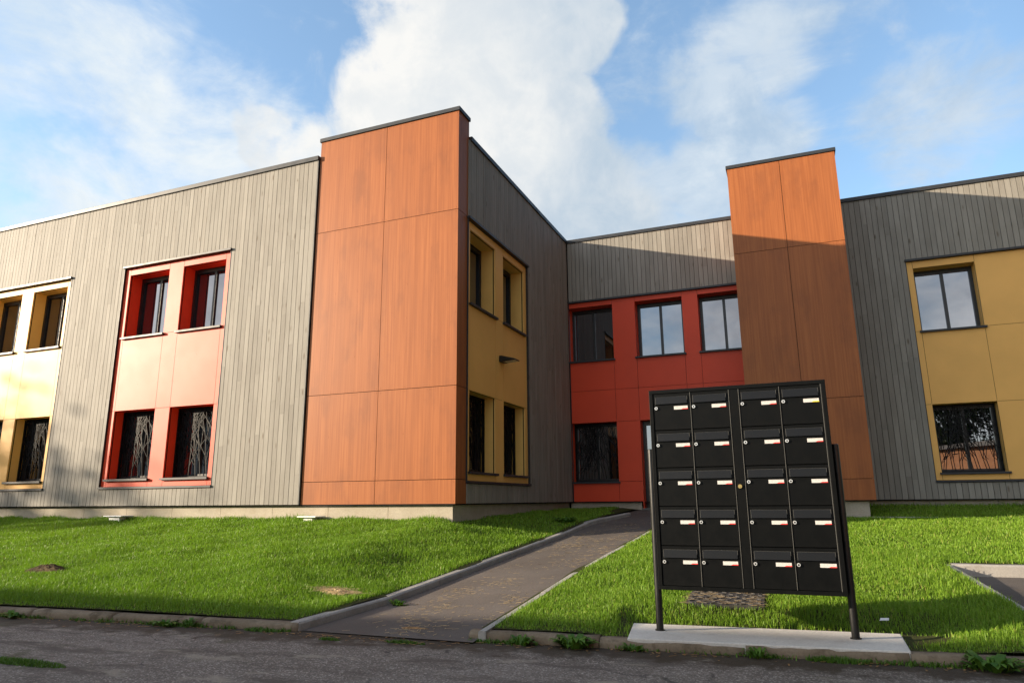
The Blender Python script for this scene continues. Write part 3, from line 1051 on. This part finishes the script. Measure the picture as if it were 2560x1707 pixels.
# door meshes in door coordinates: x from its left edge, z down from its top edge, y=0 at the front face
dmb = MB()
g = 0.0028
dmb.box(g + .001, DW - g - .001, 0.006, 0.028, -RH + g, -g)
d_door = mk(dmb, 'mailbox_door', 'box_black')
fx0, fx1, fz0, fz1 = .021 * SC, .2485 * SC, -.027 * SC, -.080 * SC
fmb = MB()
fmb.hexa([(fx0, .0055, fz1), (fx1, .0055, fz1), (fx1, -.009, fz1), (fx0, -.009, fz1), (fx0, .0055, fz0), (fx1, .0055, fz0), (fx1, -.001, fz0), (fx0, -.001, fz0)])
d_flap = mk(fmb, 'flap', 'box_flap')
emb = MB()
emb.box(fx0 - .0022, fx0 - .0006, -.004, .0058, fz1 - .001, fz0 + .001)
emb.box(fx0 - .0006, fx1 + .0006, .0035, .0058, fz0 + .0002, fz0 + .001)
emb.box(fx1 + .0006, fx1 + .0022, -.004, .0058, fz1 + .022, fz0 + .001)
d_edge = mk(emb, 'flap_edge', 'edge_metal')
kmb = MB()
kx, kz = .0225 * SC, -.109 * SC
kmb.tube((kx, .006, kz), (kx, -.005, kz), 0.0125, 0.0115, 18)
nk = len(kmb.f)
kmb.tube((kx, -.0049, kz), (kx, -.0057, kz), 0.0062, 0.0062, 12)


def multi(mbx, name, mats, counts):
    """one mesh with several materials: counts = faces per material, in order"""
    me = mk(mbx, name, mats[0])
    for m_ in mats[1:]:
        me.materials.append(MAT[m_])
    i = 0
    for mi, c_ in enumerate(counts):
        for _ in range(c_):
            me.polygons[i].material_index = mi
            i += 1
    return me


d_lock = multi(kmb, 'lock', ['chrome', 'post_black'], [nk, len(kmb.f) - nk])
lx0, lx1, lz0, lz1 = .150 * SC, .2485 * SC, -.0975 * SC, -.1225 * SC
W_ = lx1 - lx0
ypl = 0.0038
pr = random.Random(3)


def label_mesh(stripe):
    m_ = MB()
    m_.box(lx0, lx1, 0.0048, 0.0062, lz1, lz0)
    n0 = len(m_.f)
    m_.hexa([(lx0 + W_ * .52, ypl, lz1), (lx1 + .0015, ypl, lz1), (lx1 + .0015, ypl + .001, lz1), (lx0 + W_ * .52, ypl + .001, lz1),
             (lx0 + W_ * .66, ypl, lz1 + .0066), (lx1 + .0008, ypl, lz1 + .0066), (lx1 + .0008, ypl + .001, lz1 + .0066), (lx0 + W_ * .66, ypl + .001, lz1 + .0066)])
    n1 = len(m_.f)
    for q in range(3):
        x0 = lx0 + W_ * (.12 + .22 * q) + pr.uniform(0, .012)
        m_.box(x0, x0 + pr.uniform(.003, .011), .0042, .0050, lz0 - .0078, lz0 - .0056)
    m_.box(lx0 + W_ * .76, lx0 + W_ * .86, .0042, .0050, lz0 - .009, lz0 - .0065)
    return multi(m_, 'name_label', ['white_label', stripe, 'grey_print'], [n0, n1 - n0, len(m_.f) - n1])


d_label = [label_mesh('red_label') for _ in range(4)]
d_label_y = label_mesh('yellow_label')


def link(name, me, parent, loc=(0, 0, 0)):
    o = bpy.data.objects.new(name, me)
    o.parent = parent
    o.location = loc
    COL.objects.link(o)
    return o


for ci in (0, 1, 3, 4):
    for ri in range(5):
        dl = Vector((DX[ci], YF, DZ1 - ri * RH)) - Vector(MO)
        dd = link('mailbox_door', d_door, mail, dl)
        dd.rotation_euler = (0, pr.uniform(-.0016, .0016), 0)
        bv = dd.modifiers.new('bevel', 'BEVEL')
        bv.width = 0.0012
        bv.segments = 1
        link('flap', d_flap, dd)
        link('flap_edge', d_edge, dd)
        link('lock', d_lock, dd)
        j = pr.uniform(-.002, .002)
        top_right = ci == 4 and ri == 0
        link('name_label', d_label_y if top_right else d_label[pr.randrange(4)], dd, (j, 0, 0))
        if top_right:
            dd['label'] = 'top right mailbox door with a yellow stripe on its label'
mb = MB()
for x, y in ((-1.040, 5.41), (0.257, 5.53)):
    pb = MB()
    pb.tube((x, y, 0.071), (x, y, 1.372), 0.0262, 0.0262, 24)
    pb.tube((x, y, 1.372), (x, y, 1.377), 0.0255, 0.02, 24)
    pb.tube((x, y, 0.0705), (x, y, 0.0775), 0.036, 0.036, 24)
    pb.build('post', 'post_black', mail, MO, smooth=False)

# ------------------------------------------------------------------ small things on the ground
def zr_at(x, y):
    return float(z_right(np.array(float(x)), np.array(float(y))))


def zl_at(x, y):
    return float(z_left(np.array(float(x)), np.array(float(y))))


# chequer-plate drain cover behind the mailboxes
DO = (-0.65, 6.29, zr_at(-0.65, 6.29))
cover_o = empty('drain_cover', DO, 'dark metal drain cover sunk in the grass behind the mailboxes', 'drain cover')
sl = (zr_at(-.65, 6.5) - zr_at(-.65, 6.05)) / .45
mb = MB()
P = [(-0.945, 6.03), (-0.345, 6.09), (-0.36, 6.56), (-0.955, 6.50)]
zc = lambda x, y: DO[2] + sl * (y - DO[1])
mb.hexa([(x, y, zc(x, y) - .03) for x, y in P] + [(x, y, zc(x, y) + .030) for x, y in P])
for i in range(10):
    for j in range(7):
        cx_, cy_ = -0.91 + .058 * i, 6.085 + .066 * j
        a = 0.6 if (i + j) % 2 else -0.6
        dx, dy = .021 * math.cos(a), .021 * math.sin(a)
        wx, wy = -dy * .3, dx * .3
        q = [(cx_ - dx - wx, cy_ - dy - wy), (cx_ + dx - wx, cy_ + dy - wy), (cx_ + dx + wx, cy_ + dy + wy), (cx_ - dx + wx, cy_ - dy + wy)]
        mb.hexa([(x, y, zc(x, y) + .030) for x, y in q] + [(x, y, zc(x, y) + .035) for x, y in q])
mb.build('plate', 'cast_iron', cover_o, DO)

# two white inspection caps at the foot of the left wing
for (x0, x1, lab) in ((-12.46, -11.98, 'white inspection cap in the grass below the red bay'), (-7.88, -7.50, 'white inspection cap in the grass below the orange tower')):
    xm = (x0 + x1) / 2
    VO = (xm, 9.93, zl_at(xm, 9.93))
    e = empty('inspection_cap', VO, lab, 'cap', 'white inspection caps by the foundation')
    mb = MB()
    mb.box(x0, x1, 9.78, 10.06, VO[2] + .078, VO[2] + .097)
    mb.build('lid', 'white_plastic', e, VO, 0.006)
    mb = MB()
    mb.box(x0 + .1, x1 - .1, 9.83, 10.02, VO[2] - .02, VO[2] + .075)
    mb.build('base', 'white_plastic', e, VO, 0.004)


def heap(name, cx_, cy_, zf, rx, ry, h, mat, label, cat, seed):
    r = random.Random(seed)
    mb = MB()
    nr, na = 6, 22
    vs = [(cx_, cy_, zf(cx_, cy_) + h)]
    for i in range(1, nr + 1):
        for j in range(na):
            th = 2 * math.pi * j / na
            q = i / nr
            k_ = 1 + .22 * math.sin(3 * th + seed) + r.uniform(-.1, .1)
            x, y = cx_ + rx * q * k_ * math.cos(th), cy_ + ry * q * k_ * math.sin(th)
            vs.append((x, y, zf(x, y) + h * (1 - q * q) + r.uniform(-.3, .3) * h * (1 - q) - (.01 if i == nr else 0)))
    fs = [(0, 1 + j, 1 + (j + 1) % na) for j in range(na)]
    for i in range(nr - 1):
        for j in range(na):
            a, b = 1 + i * na + j, 1 + i * na + (j + 1) % na
            fs.append((a, a + na, b + na, b))
    mb.add(vs, fs)
    return tag(mb.build(name, mat, None, (cx_, cy_, zf(cx_, cy_))), label, cat)


heap('soil_mound', -8.27, 5.85, zl_at, .33, .15, .07, 'soil', 'low mound of brown soil and dead grass in the left lawn', 'mound', 3)
heap('bare_patch', -4.27, 5.96, zl_at, .25, .11, .035, 'straw', 'bare straw-covered patch in the left lawn near the path', 'bare patch', 5)
zp_at = lambda x, y: float(zpath(np.array(float(x)), np.array(float(y)))) 
heap('leaf_litter', -2.93, 5.12, zp_at, .13, .035, .008, 'dead_leaf', 'rust-brown clump of leaf litter at the foot of the path', 'leaf litter', 8)
mb = MB()
mb.add([(0.44, 5.885, .145), (0.50, 5.90, .147), (0.505, 5.92, .16), (0.45, 5.915, .158)], [(0, 1, 2, 3)])
mb.add([(0.44, 5.885, .1435), (0.50, 5.90, .1455), (0.505, 5.92, .1585), (0.45, 5.915, .1565)], [(3, 2, 1, 0)])
tag(mb.build('paper_scrap', 'paper', None, (0.47, 5.9, .14)), 'white scrap of paper on bare soil behind the slab', 'paper')


# ------------------------------------------------------------------ grass
def np_mesh(name, mat, verts, quads, tris, tint):
    me = bpy.data.meshes.new(name)
    nv = len(verts)
    me.vertices.add(nv)
    me.vertices.foreach_set('co', verts.astype(np.float32).ravel())
    nq, nt = len(quads), len(tris)
    me.loops.add(nq * 4 + nt * 3)
    me.loops.foreach_set('vertex_index', np.concatenate([quads.ravel(), tris.ravel()]).astype(np.int32))
    me.polygons.add(nq + nt)
    st = np.concatenate([np.arange(nq) * 4, nq * 4 + np.arange(nt) * 3]).astype(np.int32)
    me.polygons.foreach_set('loop_start', st)
    me.update(calc_edges=True)
    at = me.attributes.new('tint', 'FLOAT', 'POINT')
    at.data.foreach_set('value', tint.astype(np.float32))
    me.materials.append(MAT[mat])
    o = bpy.data.objects.new(name, me)
    COL.objects.link(o)
    return o


def blades(P, h, w, lean, tint):
    """P (n,3) roots -> five-vertex bent blades"""
    n = len(P)
    az = RNG.uniform(0, 2 * np.pi, n)
    face = az + np.pi / 2 + RNG.normal(0, .5, n)
    sx, sy = np.cos(face) * w / 2, np.sin(face) * w / 2
    lx, ly = np.cos(az) * lean * h, np.sin(az) * lean * h
    V = np.zeros((n, 5, 3))
    V[:, 0] = P + np.stack([sx, sy, np.zeros(n)], 1)
    V[:, 1] = P - np.stack([sx, sy, np.zeros(n)], 1)
    m = P + np.stack([lx * .35, ly * .35, h * .6], 1)
    V[:, 2] = m - np.stack([sx, sy, np.zeros(n)], 1) * .8
    V[:, 3] = m + np.stack([sx, sy, np.zeros(n)], 1) * .8
    V[:, 4] = P + np.stack([lx, ly, h * np.clip(1 - lean * .35, .3, 1)], 1)
    b = np.arange(n)[:, None] * 5
    return V.reshape(-1, 3), b + np.array([[0, 1, 2, 3]]), b + np.array([[3, 2, 4]]), np.repeat(tint, 5)


def patch(x, y):
    return .5 + .25 * np.sin(x * 1.9 + 2 * np.sin(y * 1.3)) * np.cos(y * 2.3 + np.sin(x * 1.1)) + .25 * np.sin(x * 5.1 + y * 4.7 + 1.7 * np.sin(y * 3.9))


def sample(x0, x1, y0, y1, dens):
    n = int((x1 - x0) * (y1 - y0) * dens)
    return RNG.uniform(x0, x1, n), RNG.uniform(y0, y1, n)


def in_poly(x, y, poly, grow):
    cx_, cy_ = np.mean([p[0] for p in poly]), np.mean([p[1] for p in poly])
    ok = np.ones(len(x), bool)
    m = len(poly)
    for i in range(m):
        (ax, ay), (bx, by) = poly[i], poly[(i + 1) % m]
        nx, ny = by - ay, ax - bx
        L = math.hypot(nx, ny)
        s = ((x - ax) * nx + (y - ay) * ny) / L
        if ((cx_ - ax) * nx + (cy_ - ay) * ny) > 0:
            s = -s
        ok &= s < grow
    return ok


def make_grass(label, regions, zf, side):
    VS, QS, TS, TT, base = [], [], [], [], 0
    for (x0, x1, y0, y1, dens, wd) in regions:
        x, y = sample(x0, x1, y0, y1, dens)
        edge = 0.02 * np.sin(x * 23) + RNG.normal(0, .02, len(x))
        ok = y > kerb_y(x) + 0.112 + edge * .5
        # keep only what lies in front of the camera
        vx, vy = -math.sin(YAW), math.cos(YAW)
        fwd = x * vx + y * vy
        lat = x * vy - y * vx
        ok &= (np.abs(lat) < fwd * 0.80 + 2.0)
        if side == 'left':
            ok &= x < path_left_x(y) - 0.12 + RNG.normal(0, .015, len(x))
            ok &= ~((y > 10.07) & (x < -5.12))
            ok &= ((x + 8.27) / .30) ** 2 + ((y - 5.85) / .13) ** 2 > RNG.uniform(.6, 1.4, len(x))
            ok &= ((x + 4.27) / .24) ** 2 + ((y - 5.96) / .10) ** 2 > RNG.uniform(.6, 1.3, len(x))
            ok &= ~((y > 14.35) & (x > -3.9))
        else:
            ok &= (x > -2.20 + RNG.normal(0, .012, len(x))) | (y > 12.5)
            ok &= (x < path2_x(y) - .06 + RNG.normal(0, .015, len(x))) | (y > 8.53)
            ok &= ~((y > 14.38) & (x > -0.72) & (x < 1.14))
            ok &= x > np.where(y > 12, -2.15 + (y - 12) * .3, -5)
            ok &= ~((np.abs(y - 14.35) < .05) & (x > .85))
            soil = in_poly(x, y, SLAB, 0.0) | (in_poly(x, y, SLAB, 0.10) & (RNG.uniform(0, 1, len(x)) < .88))
            ok &= ~soil
            dr = in_poly(x, y, P, 0.01)
            ok &= ~dr
            ok &= ~(in_poly(x, y, P, 0.10) & (RNG.uniform(0, 1, len(x)) < .35))
            ok &= ((x - .68) / .2) ** 2 + ((y - 5.72) / .2) ** 2 > RNG.uniform(.5, 1.3, len(x))
        x, y = x[ok], y[ok]
        n = len(x)
        pt = patch(x, y)
        h = RNG.normal(.045 if side == 'left' else .040, .011, n) * (.62 + .80 * pt)
        # scruffy tall tufts against walls
        wall = np.zeros(n)
        if side == 'left':
            wall = np.clip(1 - np.abs(y - 9.98) / .12, 0, 1) * (x < -5.1)
        else:
            wall = np.clip(1 - np.abs(y - 16.2) / .25, 0, 1)
        h = np.clip(h * (1 + wall * RNG.uniform(0, 1.1, n)), .018, .20)
        frn = np.clip((y - kerb_y(x) - .13) / .12, .45, 1)
        h *= frn
        z = zf(x, y)
        lean = np.abs(RNG.normal(.45, .28, n))
        big = .5 + .5 * np.sin(x * .9 + 1.2 * np.sin(y * .8)) * np.sin(y * 1.1 + .6 * x)
        tn = np.clip(.22 + .45 * RNG.uniform(0, 1, n) + (.10 if side == 'right' else .12) * big + .12 * pt, 0, .86)
        dry = RNG.uniform(0, 1, n) < (.045 if side == 'right' else .018)
        tn = np.where(dry, RNG.uniform(.9, 1.0, n), tn)
        V, Q, T, ti = blades(np.stack([x, y, z], 1), h, wd * RNG.uniform(.7, 1.3, n), lean, tn)
        VS.append(V)
        QS.append(Q + base)
        TS.append(T + base)
        TT.append(ti)
        base += len(V)
    o = np_mesh('grass', 'grass', np.concatenate(VS), np.concatenate(QS), np.concatenate(TS), np.concatenate(TT))
    tag(o, label, 'grass', kind='stuff')
    return o


make_grass('short green lawn grass on the slope left of the path',
           [(-9.5, -3.4, 4.4, 6.6, 9500, .0040), (-14.6, -3.4, 6.6, 8.6, 5600, .0052), (-18.5, -3.4, 8.6, 10.08, 4600, .0062), (-12.2, -9.5, 3.9, 6.6, 4200, .006), (-5.1, -3.3, 10.08, 16.2, 2200, .009)], z_left, 'left')
make_grass('short yellowish green lawn grass right of the path round the mailboxes',
           [(-2.3, 1.8, 4.8, 6.6, 10500, .0038), (-2.3, 1.6, 6.6, 9.5, 6200, .005), (1.2, 6.5, 8.4, 12, 3400, .007), (-2.3, 1.3, 9.5, 12.0, 2600, .008), (-2.3, 9.0, 12.0, 16.28, 2200, .009)], z_right, 'right')


# weeds at the kerb, each clump its own thing
def tuft(x, y, rx, ry, h, n, label, group=None):
    a, q = RNG.uniform(0, 2 * np.pi, n), np.sqrt(RNG.uniform(0, 1, n))
    px, py = rx * q * np.cos(a), ry * q * np.sin(a)
    hh = h * RNG.uniform(.4, 1.1, n) * (1.1 - .6 * q)
    V, Q, T, ti = blades(np.stack([px, py, np.zeros(n)], 1), hh, RNG.uniform(.003, .006, n), np.abs(RNG.normal(.6, .4, n)), RNG.uniform(0, .8, n))
    o = np_mesh('grass_tuft', 'weed', V, Q, T, ti)
    o.location = (x, y, 0)
    return tag(o, label, 'grass tuft', group)


def weed(x, y, z, r, h, label, cat='weed', nlf=34, group=None, mat='weed', grassy=False, seed=0):
    rg = np.random.default_rng(seed + 77)
    n = nlf
    a = rg.uniform(0, 2 * np.pi, n)
    rr = r * np.sqrt(rg.uniform(0, 1, n)) * .55
    VV, QQ, TT_, tint = [], [], [], []
    b = 0
    for i in range(n):
        root = np.array([rr[i] * math.cos(a[i]), rr[i] * math.sin(a[i]) * .6, 0])
        dirn = np.array([math.cos(a[i]), math.sin(a[i]) * .8, 0])
        L = r * rg.uniform(.35, .8)
        hh = h * rg.uniform(.35, 1.0)
        wl = (.006 if grassy else L * rg.uniform(.16, .30))
        sd = np.array([-dirn[1], dirn[0], 0]) * wl
        up = np.array([0, 0, 1.0])
        p1, p2, p3 = root + dirn * L * .35 + up * hh * .75, root + dirn * L * .75 + up * hh, root + dirn * L + up * hh * .7
        V = np.array([root - sd * .2, root + sd * .2, p1 + sd, p1 - sd, p2 + sd * .8, p2 - sd * .8, p3])
        VV.append(V)
        QQ += [[b, b + 1, b + 2, b + 3], [b + 3, b + 2, b + 4, b + 5]]
        TT_ += [[b + 5, b + 4, b + 6]]
        tint += [rg.uniform(0, .8)] * 7
        b += 7
    o = np_mesh('weed' if not grassy else 'grass_tuft', mat, np.concatenate(VV), np.array(QQ), np.array(TT_), np.array(tint))
    o.location = (x, y, z)
    return tag(o, label, cat, group)


WG = 'weed clumps growing along the kerb foot'
weed(-6.75, ky(-6.75) - .05, 0, .13, .06, 'weed clump at the kerb foot, leftmost in the photo', group=WG, seed=1)
weed(-5.05, ky(-5.05) - .05, 0, .14, .05, 'weed clump below the left lawn kerb, midway to its corner', group=WG, seed=2)
weed(-4.80, ky(-4.80) - .045, 0, .07, .07, 'small upright weed just right of the midway clump at the left kerb', group=WG, seed=3)
weed(-1.95, ky(-1.95) - .05, 0, .11, .07, 'weed clump at the kerb just right of the path mouth', group=WG, seed=4)
weed(-1.55, ky(-1.55) - .06, 0, .15, .09, 'largest weed clump, between the path mouth and the concrete slab', group=WG, nlf=60, seed=5)
weed(-1.15, ky(-1.15) - .045, 0, .08, .05, 'low weed under the left front corner of the slab', group=WG, seed=6)
weed(-0.35, ky(-0.35) - .045, 0, .09, .06, 'small weed at the kerb under the middle of the slab', group=WG, seed=7)
tuft(0.12, ky(0.12) - .05, .19, .04, .055, 420, 'wide grassy tuft at the kerb under the right mailbox post')
weed(0.95, ky(0.95) - .06, 0, .17, .09, 'leafy weed at the kerb at the right edge of the photo', group=WG, nlf=60, seed=9)
tuft(-4.12, ky(-4.12) - .05, .15, .04, .045, 320, 'grass tuft at the kerb foot left of the path corner')
tuft(-3.36, 4.62, .10, .03, .03, 260, 'small grass tuft on the road joint at the left of the path mouth')
tuft(-2.76, 4.70, .17, .03, .033, 420, 'wider grass tuft on the road joint at the middle of the path mouth')
tuft(-4.80, 3.30, .42, .07, .035, 1700, 'dark mossy grass tuft in a road crack at the lower left')
weed(-3.60, 6.0, zp_at(-3.7, 6.0), .09, .06, 'small green weed at the foot of the left path edging', seed=14)
weed(-3.42, 12.3, .58, .20, .12, 'tall leafy weed behind the bend of the path edging', nlf=70, seed=15)
for o in bpy.data.objects:
    if o.get('label') == 'tall leafy weed behind the bend of the path edging':
        o.location = (-3.85, 11.9, .60)


def kerb_growth():
    n = 9000
    x = RNG.uniform(-8.5, 1.6, n)
    den = .5 + .5 * np.sin(x * 3.1 + 1.3 * np.sin(x * 1.7)) * np.sin(x * 1.3 + .7) + .35 * np.sin(x * 11 + 2 * np.sin(x * 4.3))
    ok = (RNG.uniform(0, 1, n) < np.clip(den, .03, 1) * .8) & ((x < -3.85) | (x > -2.36))
    x = x[ok]
    n = len(x)
    y = kerb_y(x) - np.abs(RNG.normal(0, .028, n)) - .004
    h = np.abs(RNG.normal(.018, .012, n)) + .006
    V, Q, T, ti = blades(np.stack([x, y, np.zeros(n)], 1), h, RNG.uniform(.004, .011, n), np.abs(RNG.normal(.8, .5, n)), RNG.uniform(.0, .97, n))
    o = np_mesh('kerb_moss', 'weed', V, Q, T, ti)
    tag(o, 'thin moss and seedling grass in the dirt at the kerb foot', 'moss', kind='stuff')


kerb_growth()


# straw on the path and soil crumbs along the kerb
def litter(name, mat, n, fn, lo, hi, wd, label):
    V, Q, TI = [], [], []
    b = 0
    while b < n * 4:
        x, y, z = fn()
        if x is None:
            continue
        a = RNG.uniform(0, np.pi)
        L = RNG.uniform(lo, hi) / 2
        dx, dy = L * math.cos(a), L * math.sin(a)
        wx, wy = -math.sin(a) * wd / 2, math.cos(a) * wd / 2
        t0, t1 = RNG.uniform(.002, .007, 2)
        V += [(x - dx - wx, y - dy - wy, z + t0), (x + dx - wx, y + dy - wy, z + t1), (x + dx + wx, y + dy + wy, z + t1 + .001), (x - dx + wx, y - dy + wy, z + t0 + .001)]
        Q.append((b, b + 1, b + 2, b + 3))
        b += 4
    o = np_mesh(name, mat, np.array(V), np.array(Q), np.zeros((0, 3), int), np.zeros(len(V)))
    return tag(o, label, name.replace('_', ' '), kind='stuff')


spots = [(RNG.uniform(-3.3, -2.35), RNG.uniform(5.0, 13.0), RNG.uniform(.08, .25)) for _ in range(42)]
spots += [(-2.45, y, .14) for y in (6.1, 7.9, 8.3, 8.7, 9.0, 10.2)] + [(-3.3, y, .16) for y in (6.2, 6.7, 9.5, 10.2, 11)]


def straw_pt():
    if RNG.random() < .82:
        s = spots[RNG.integers(len(spots))]
        x, y = s[0] + RNG.normal(0, s[2]) * .7, s[1] + RNG.normal(0, s[2])
    else:
        x, y = RNG.uniform(-3.5, -2.3), RNG.uniform(4.9, 13.5)
    if x < float(path_left_x(y)) + .05 or x > -2.32 or y < 4.9:
        return None, None, None
    return x, y, zp_at(x, y)


litter('straw', 'straw', 1900, straw_pt, .02, .07, .0045, 'scattered pale straw on the asphalt path')


def straw_cover():
    x, y = RNG.uniform(-.98, -.33), RNG.uniform(6.0, 6.58)
    return x, y, zc(x, y) + .036


def leaf_pt():
    x = RNG.uniform(-8.0, 1.5)
    if -3.8 < x < -2.4:
        return x, 4.72 + RNG.normal(0, .05), .001
    return x, float(kerb_y(x)) - abs(RNG.normal(.02, .09)) - .01, .001


litter('leaf_litter', 'dead_leaf', 420, leaf_pt, .012, .05, .012, 'dead leaf and straw bits scattered on the road along the kerb')
litter('straw', 'straw', 420, straw_cover, .03, .09, .003, 'dry grass clippings lying on the drain cover')


def straw_patch():
    x, y = RNG.normal(-4.27, .13), RNG.normal(5.96, .06)
    return x, y, zl_at(x, y) + .03


litter('straw', 'straw', 500, straw_patch, .03, .08, .004, 'dry grass on the bare patch in the left lawn')


# ------------------------------------------------------------------ across the street, behind the camera: seen in the windows and casting the long shadows
HO = (-30, -9, 0)
hs = empty('low_building', HO, 'long pale flat-roofed building across the street that shades the road', 'building')
mb = MB()
yb = lambda x: -3.92 + .050 * x
xa, xb = -62.0, -13.0
mb.hexa([(xa, yb(xa) - 9, -.05), (xb, yb(xb) - 9, -.05), (xb, yb(xb), -.05), (xa, yb(xa), -.05), (xa, yb(xa) - 9, 5.2), (xb, yb(xb) - 9, 5.2), (xb, yb(xb), 5.2), (xa, yb(xa), 5.2)])
mb.build('wall', 'stucco', hs, HO)
mb = MB()
mb.hexa([(xa - .2, yb(xa) - 9.2, 5.203), (xb + .2, yb(xb) - 9.2, 5.203), (xb + .2, yb(xb) + .2, 5.203), (xa - .2, yb(xa) + .2, 5.203),
         (xa - .2, yb(xa) - 9.2, 5.5), (xb + .2, yb(xb) - 9.2, 5.5), (xb + .2, yb(xb) + .2, 5.5), (xa - .2, yb(xa) + .2, 5.5)])
mb.build('roof', 'roof_felt', hs, HO)
mb = MB()
for i in range(8):
    x = -58 + i * 5.6
    for z in (.9, 3.2):
        mb.hexa([(x + a, yb(x + a) + d, z + c_) for c_ in (0, 1.3) for (a, d) in ((0, .003), (1.6, .003), (1.6, .04), (0, .04))])
mb.build('window', 'glass', hs, HO)

GO = (8.2, -9.0, 0)
gh = empty('orange_house', GO, 'low orange house with a grey roof edge, reflected in the lower right window', 'house')
HF = Frame((GO[0], GO[1], 0), (-0.53, -0.848, 0), (-0.848, 0.53, 0))
mb = MB()
HF.box(mb, -8, 8, -0.05, 3.45, -7, 0)
mb.build('wall', 'render_orange', gh, GO)
mb = MB()
HF.box(mb, -8.3, 8.3, 3.453, 3.68, -7.3, 0.35)
mb.build('roof', 'roof_tile', gh, GO)
mb = MB()
HF.box(mb, -8.0, 8.0, -0.05, 0.55, 0.002, 0.06)
mb.build('plinth', 'stucco', gh, GO)


def tree(x, y, trunk_h, cz, rx, rz, nl, label, seed):
    rg = np.random.default_rng(seed)
    e = empty('leafy_tree', (x, y, 0), label, 'tree', 'trees across the street')
    mb = MB()
    mb.tube((x, y, -.1), (x, y, trunk_h), .28, .17, 10)
    for i in range(9):
        a = i * 2.4
        q = (x + math.cos(a) * rx * .6, y + math.sin(a) * rx * .6, cz + rz * (.5 * math.sin(i * 1.7)))
        mb.tube((x, y, trunk_h * (.7 + .03 * i)), q, .11, .03, 7)
    mb.build('trunk', 'bark', e, (x, y, 0))
    nc = 46
    cl_ = rg.normal(0, 1, (nc, 3))
    cl_ /= np.linalg.norm(cl_, axis=1)[:, None]
    cl_ *= (rg.uniform(.35, 1.0, nc) ** .6)[:, None]
    cl_ *= np.array([rx, rx, rz])
    idx = rg.integers(0, nc, nl)
    c3 = cl_[idx] + rg.normal(0, .17 * rx, (nl, 3)) + np.array([0, 0, cz])
    d1 = rg.normal(0, 1, (nl, 3))
    d1 /= np.linalg.norm(d1, axis=1)[:, None]
    d2 = np.cross(d1, rg.normal(0, 1, (nl, 3)))
    d2 /= np.linalg.norm(d2, axis=1)[:, None]
    s = rg.uniform(.09, .2, nl)[:, None]
    V = np.stack([c3 - d1 * s, c3 + d2 * s * .6, c3 + d1 * s, c3 - d2 * s * .6], 1).reshape(-1, 3)
    Q = np.arange(nl * 4).reshape(-1, 4)
    o = np_mesh('crown', 'foliage', V, Q, np.zeros((0, 3), int), np.repeat(rg.uniform(0, 1, nl), 4))
    o.parent = e
    return e


tree(-45.5, -4.6, 4.2, 7.2, 4.3, 3.6, 12000, 'broad leafy tree across the street whose shadow falls on the left wing', 21)
tree(9.0, -19.5, 3.5, 6.2, 3.4, 2.6, 8000, 'leafy tree behind the orange house, leftmost in the window reflection', 22)
tree(15.5, -19.0, 3.5, 6.2, 3.8, 2.8, 8000, 'leafy tree behind the orange house, rightmost in the window reflection', 23)
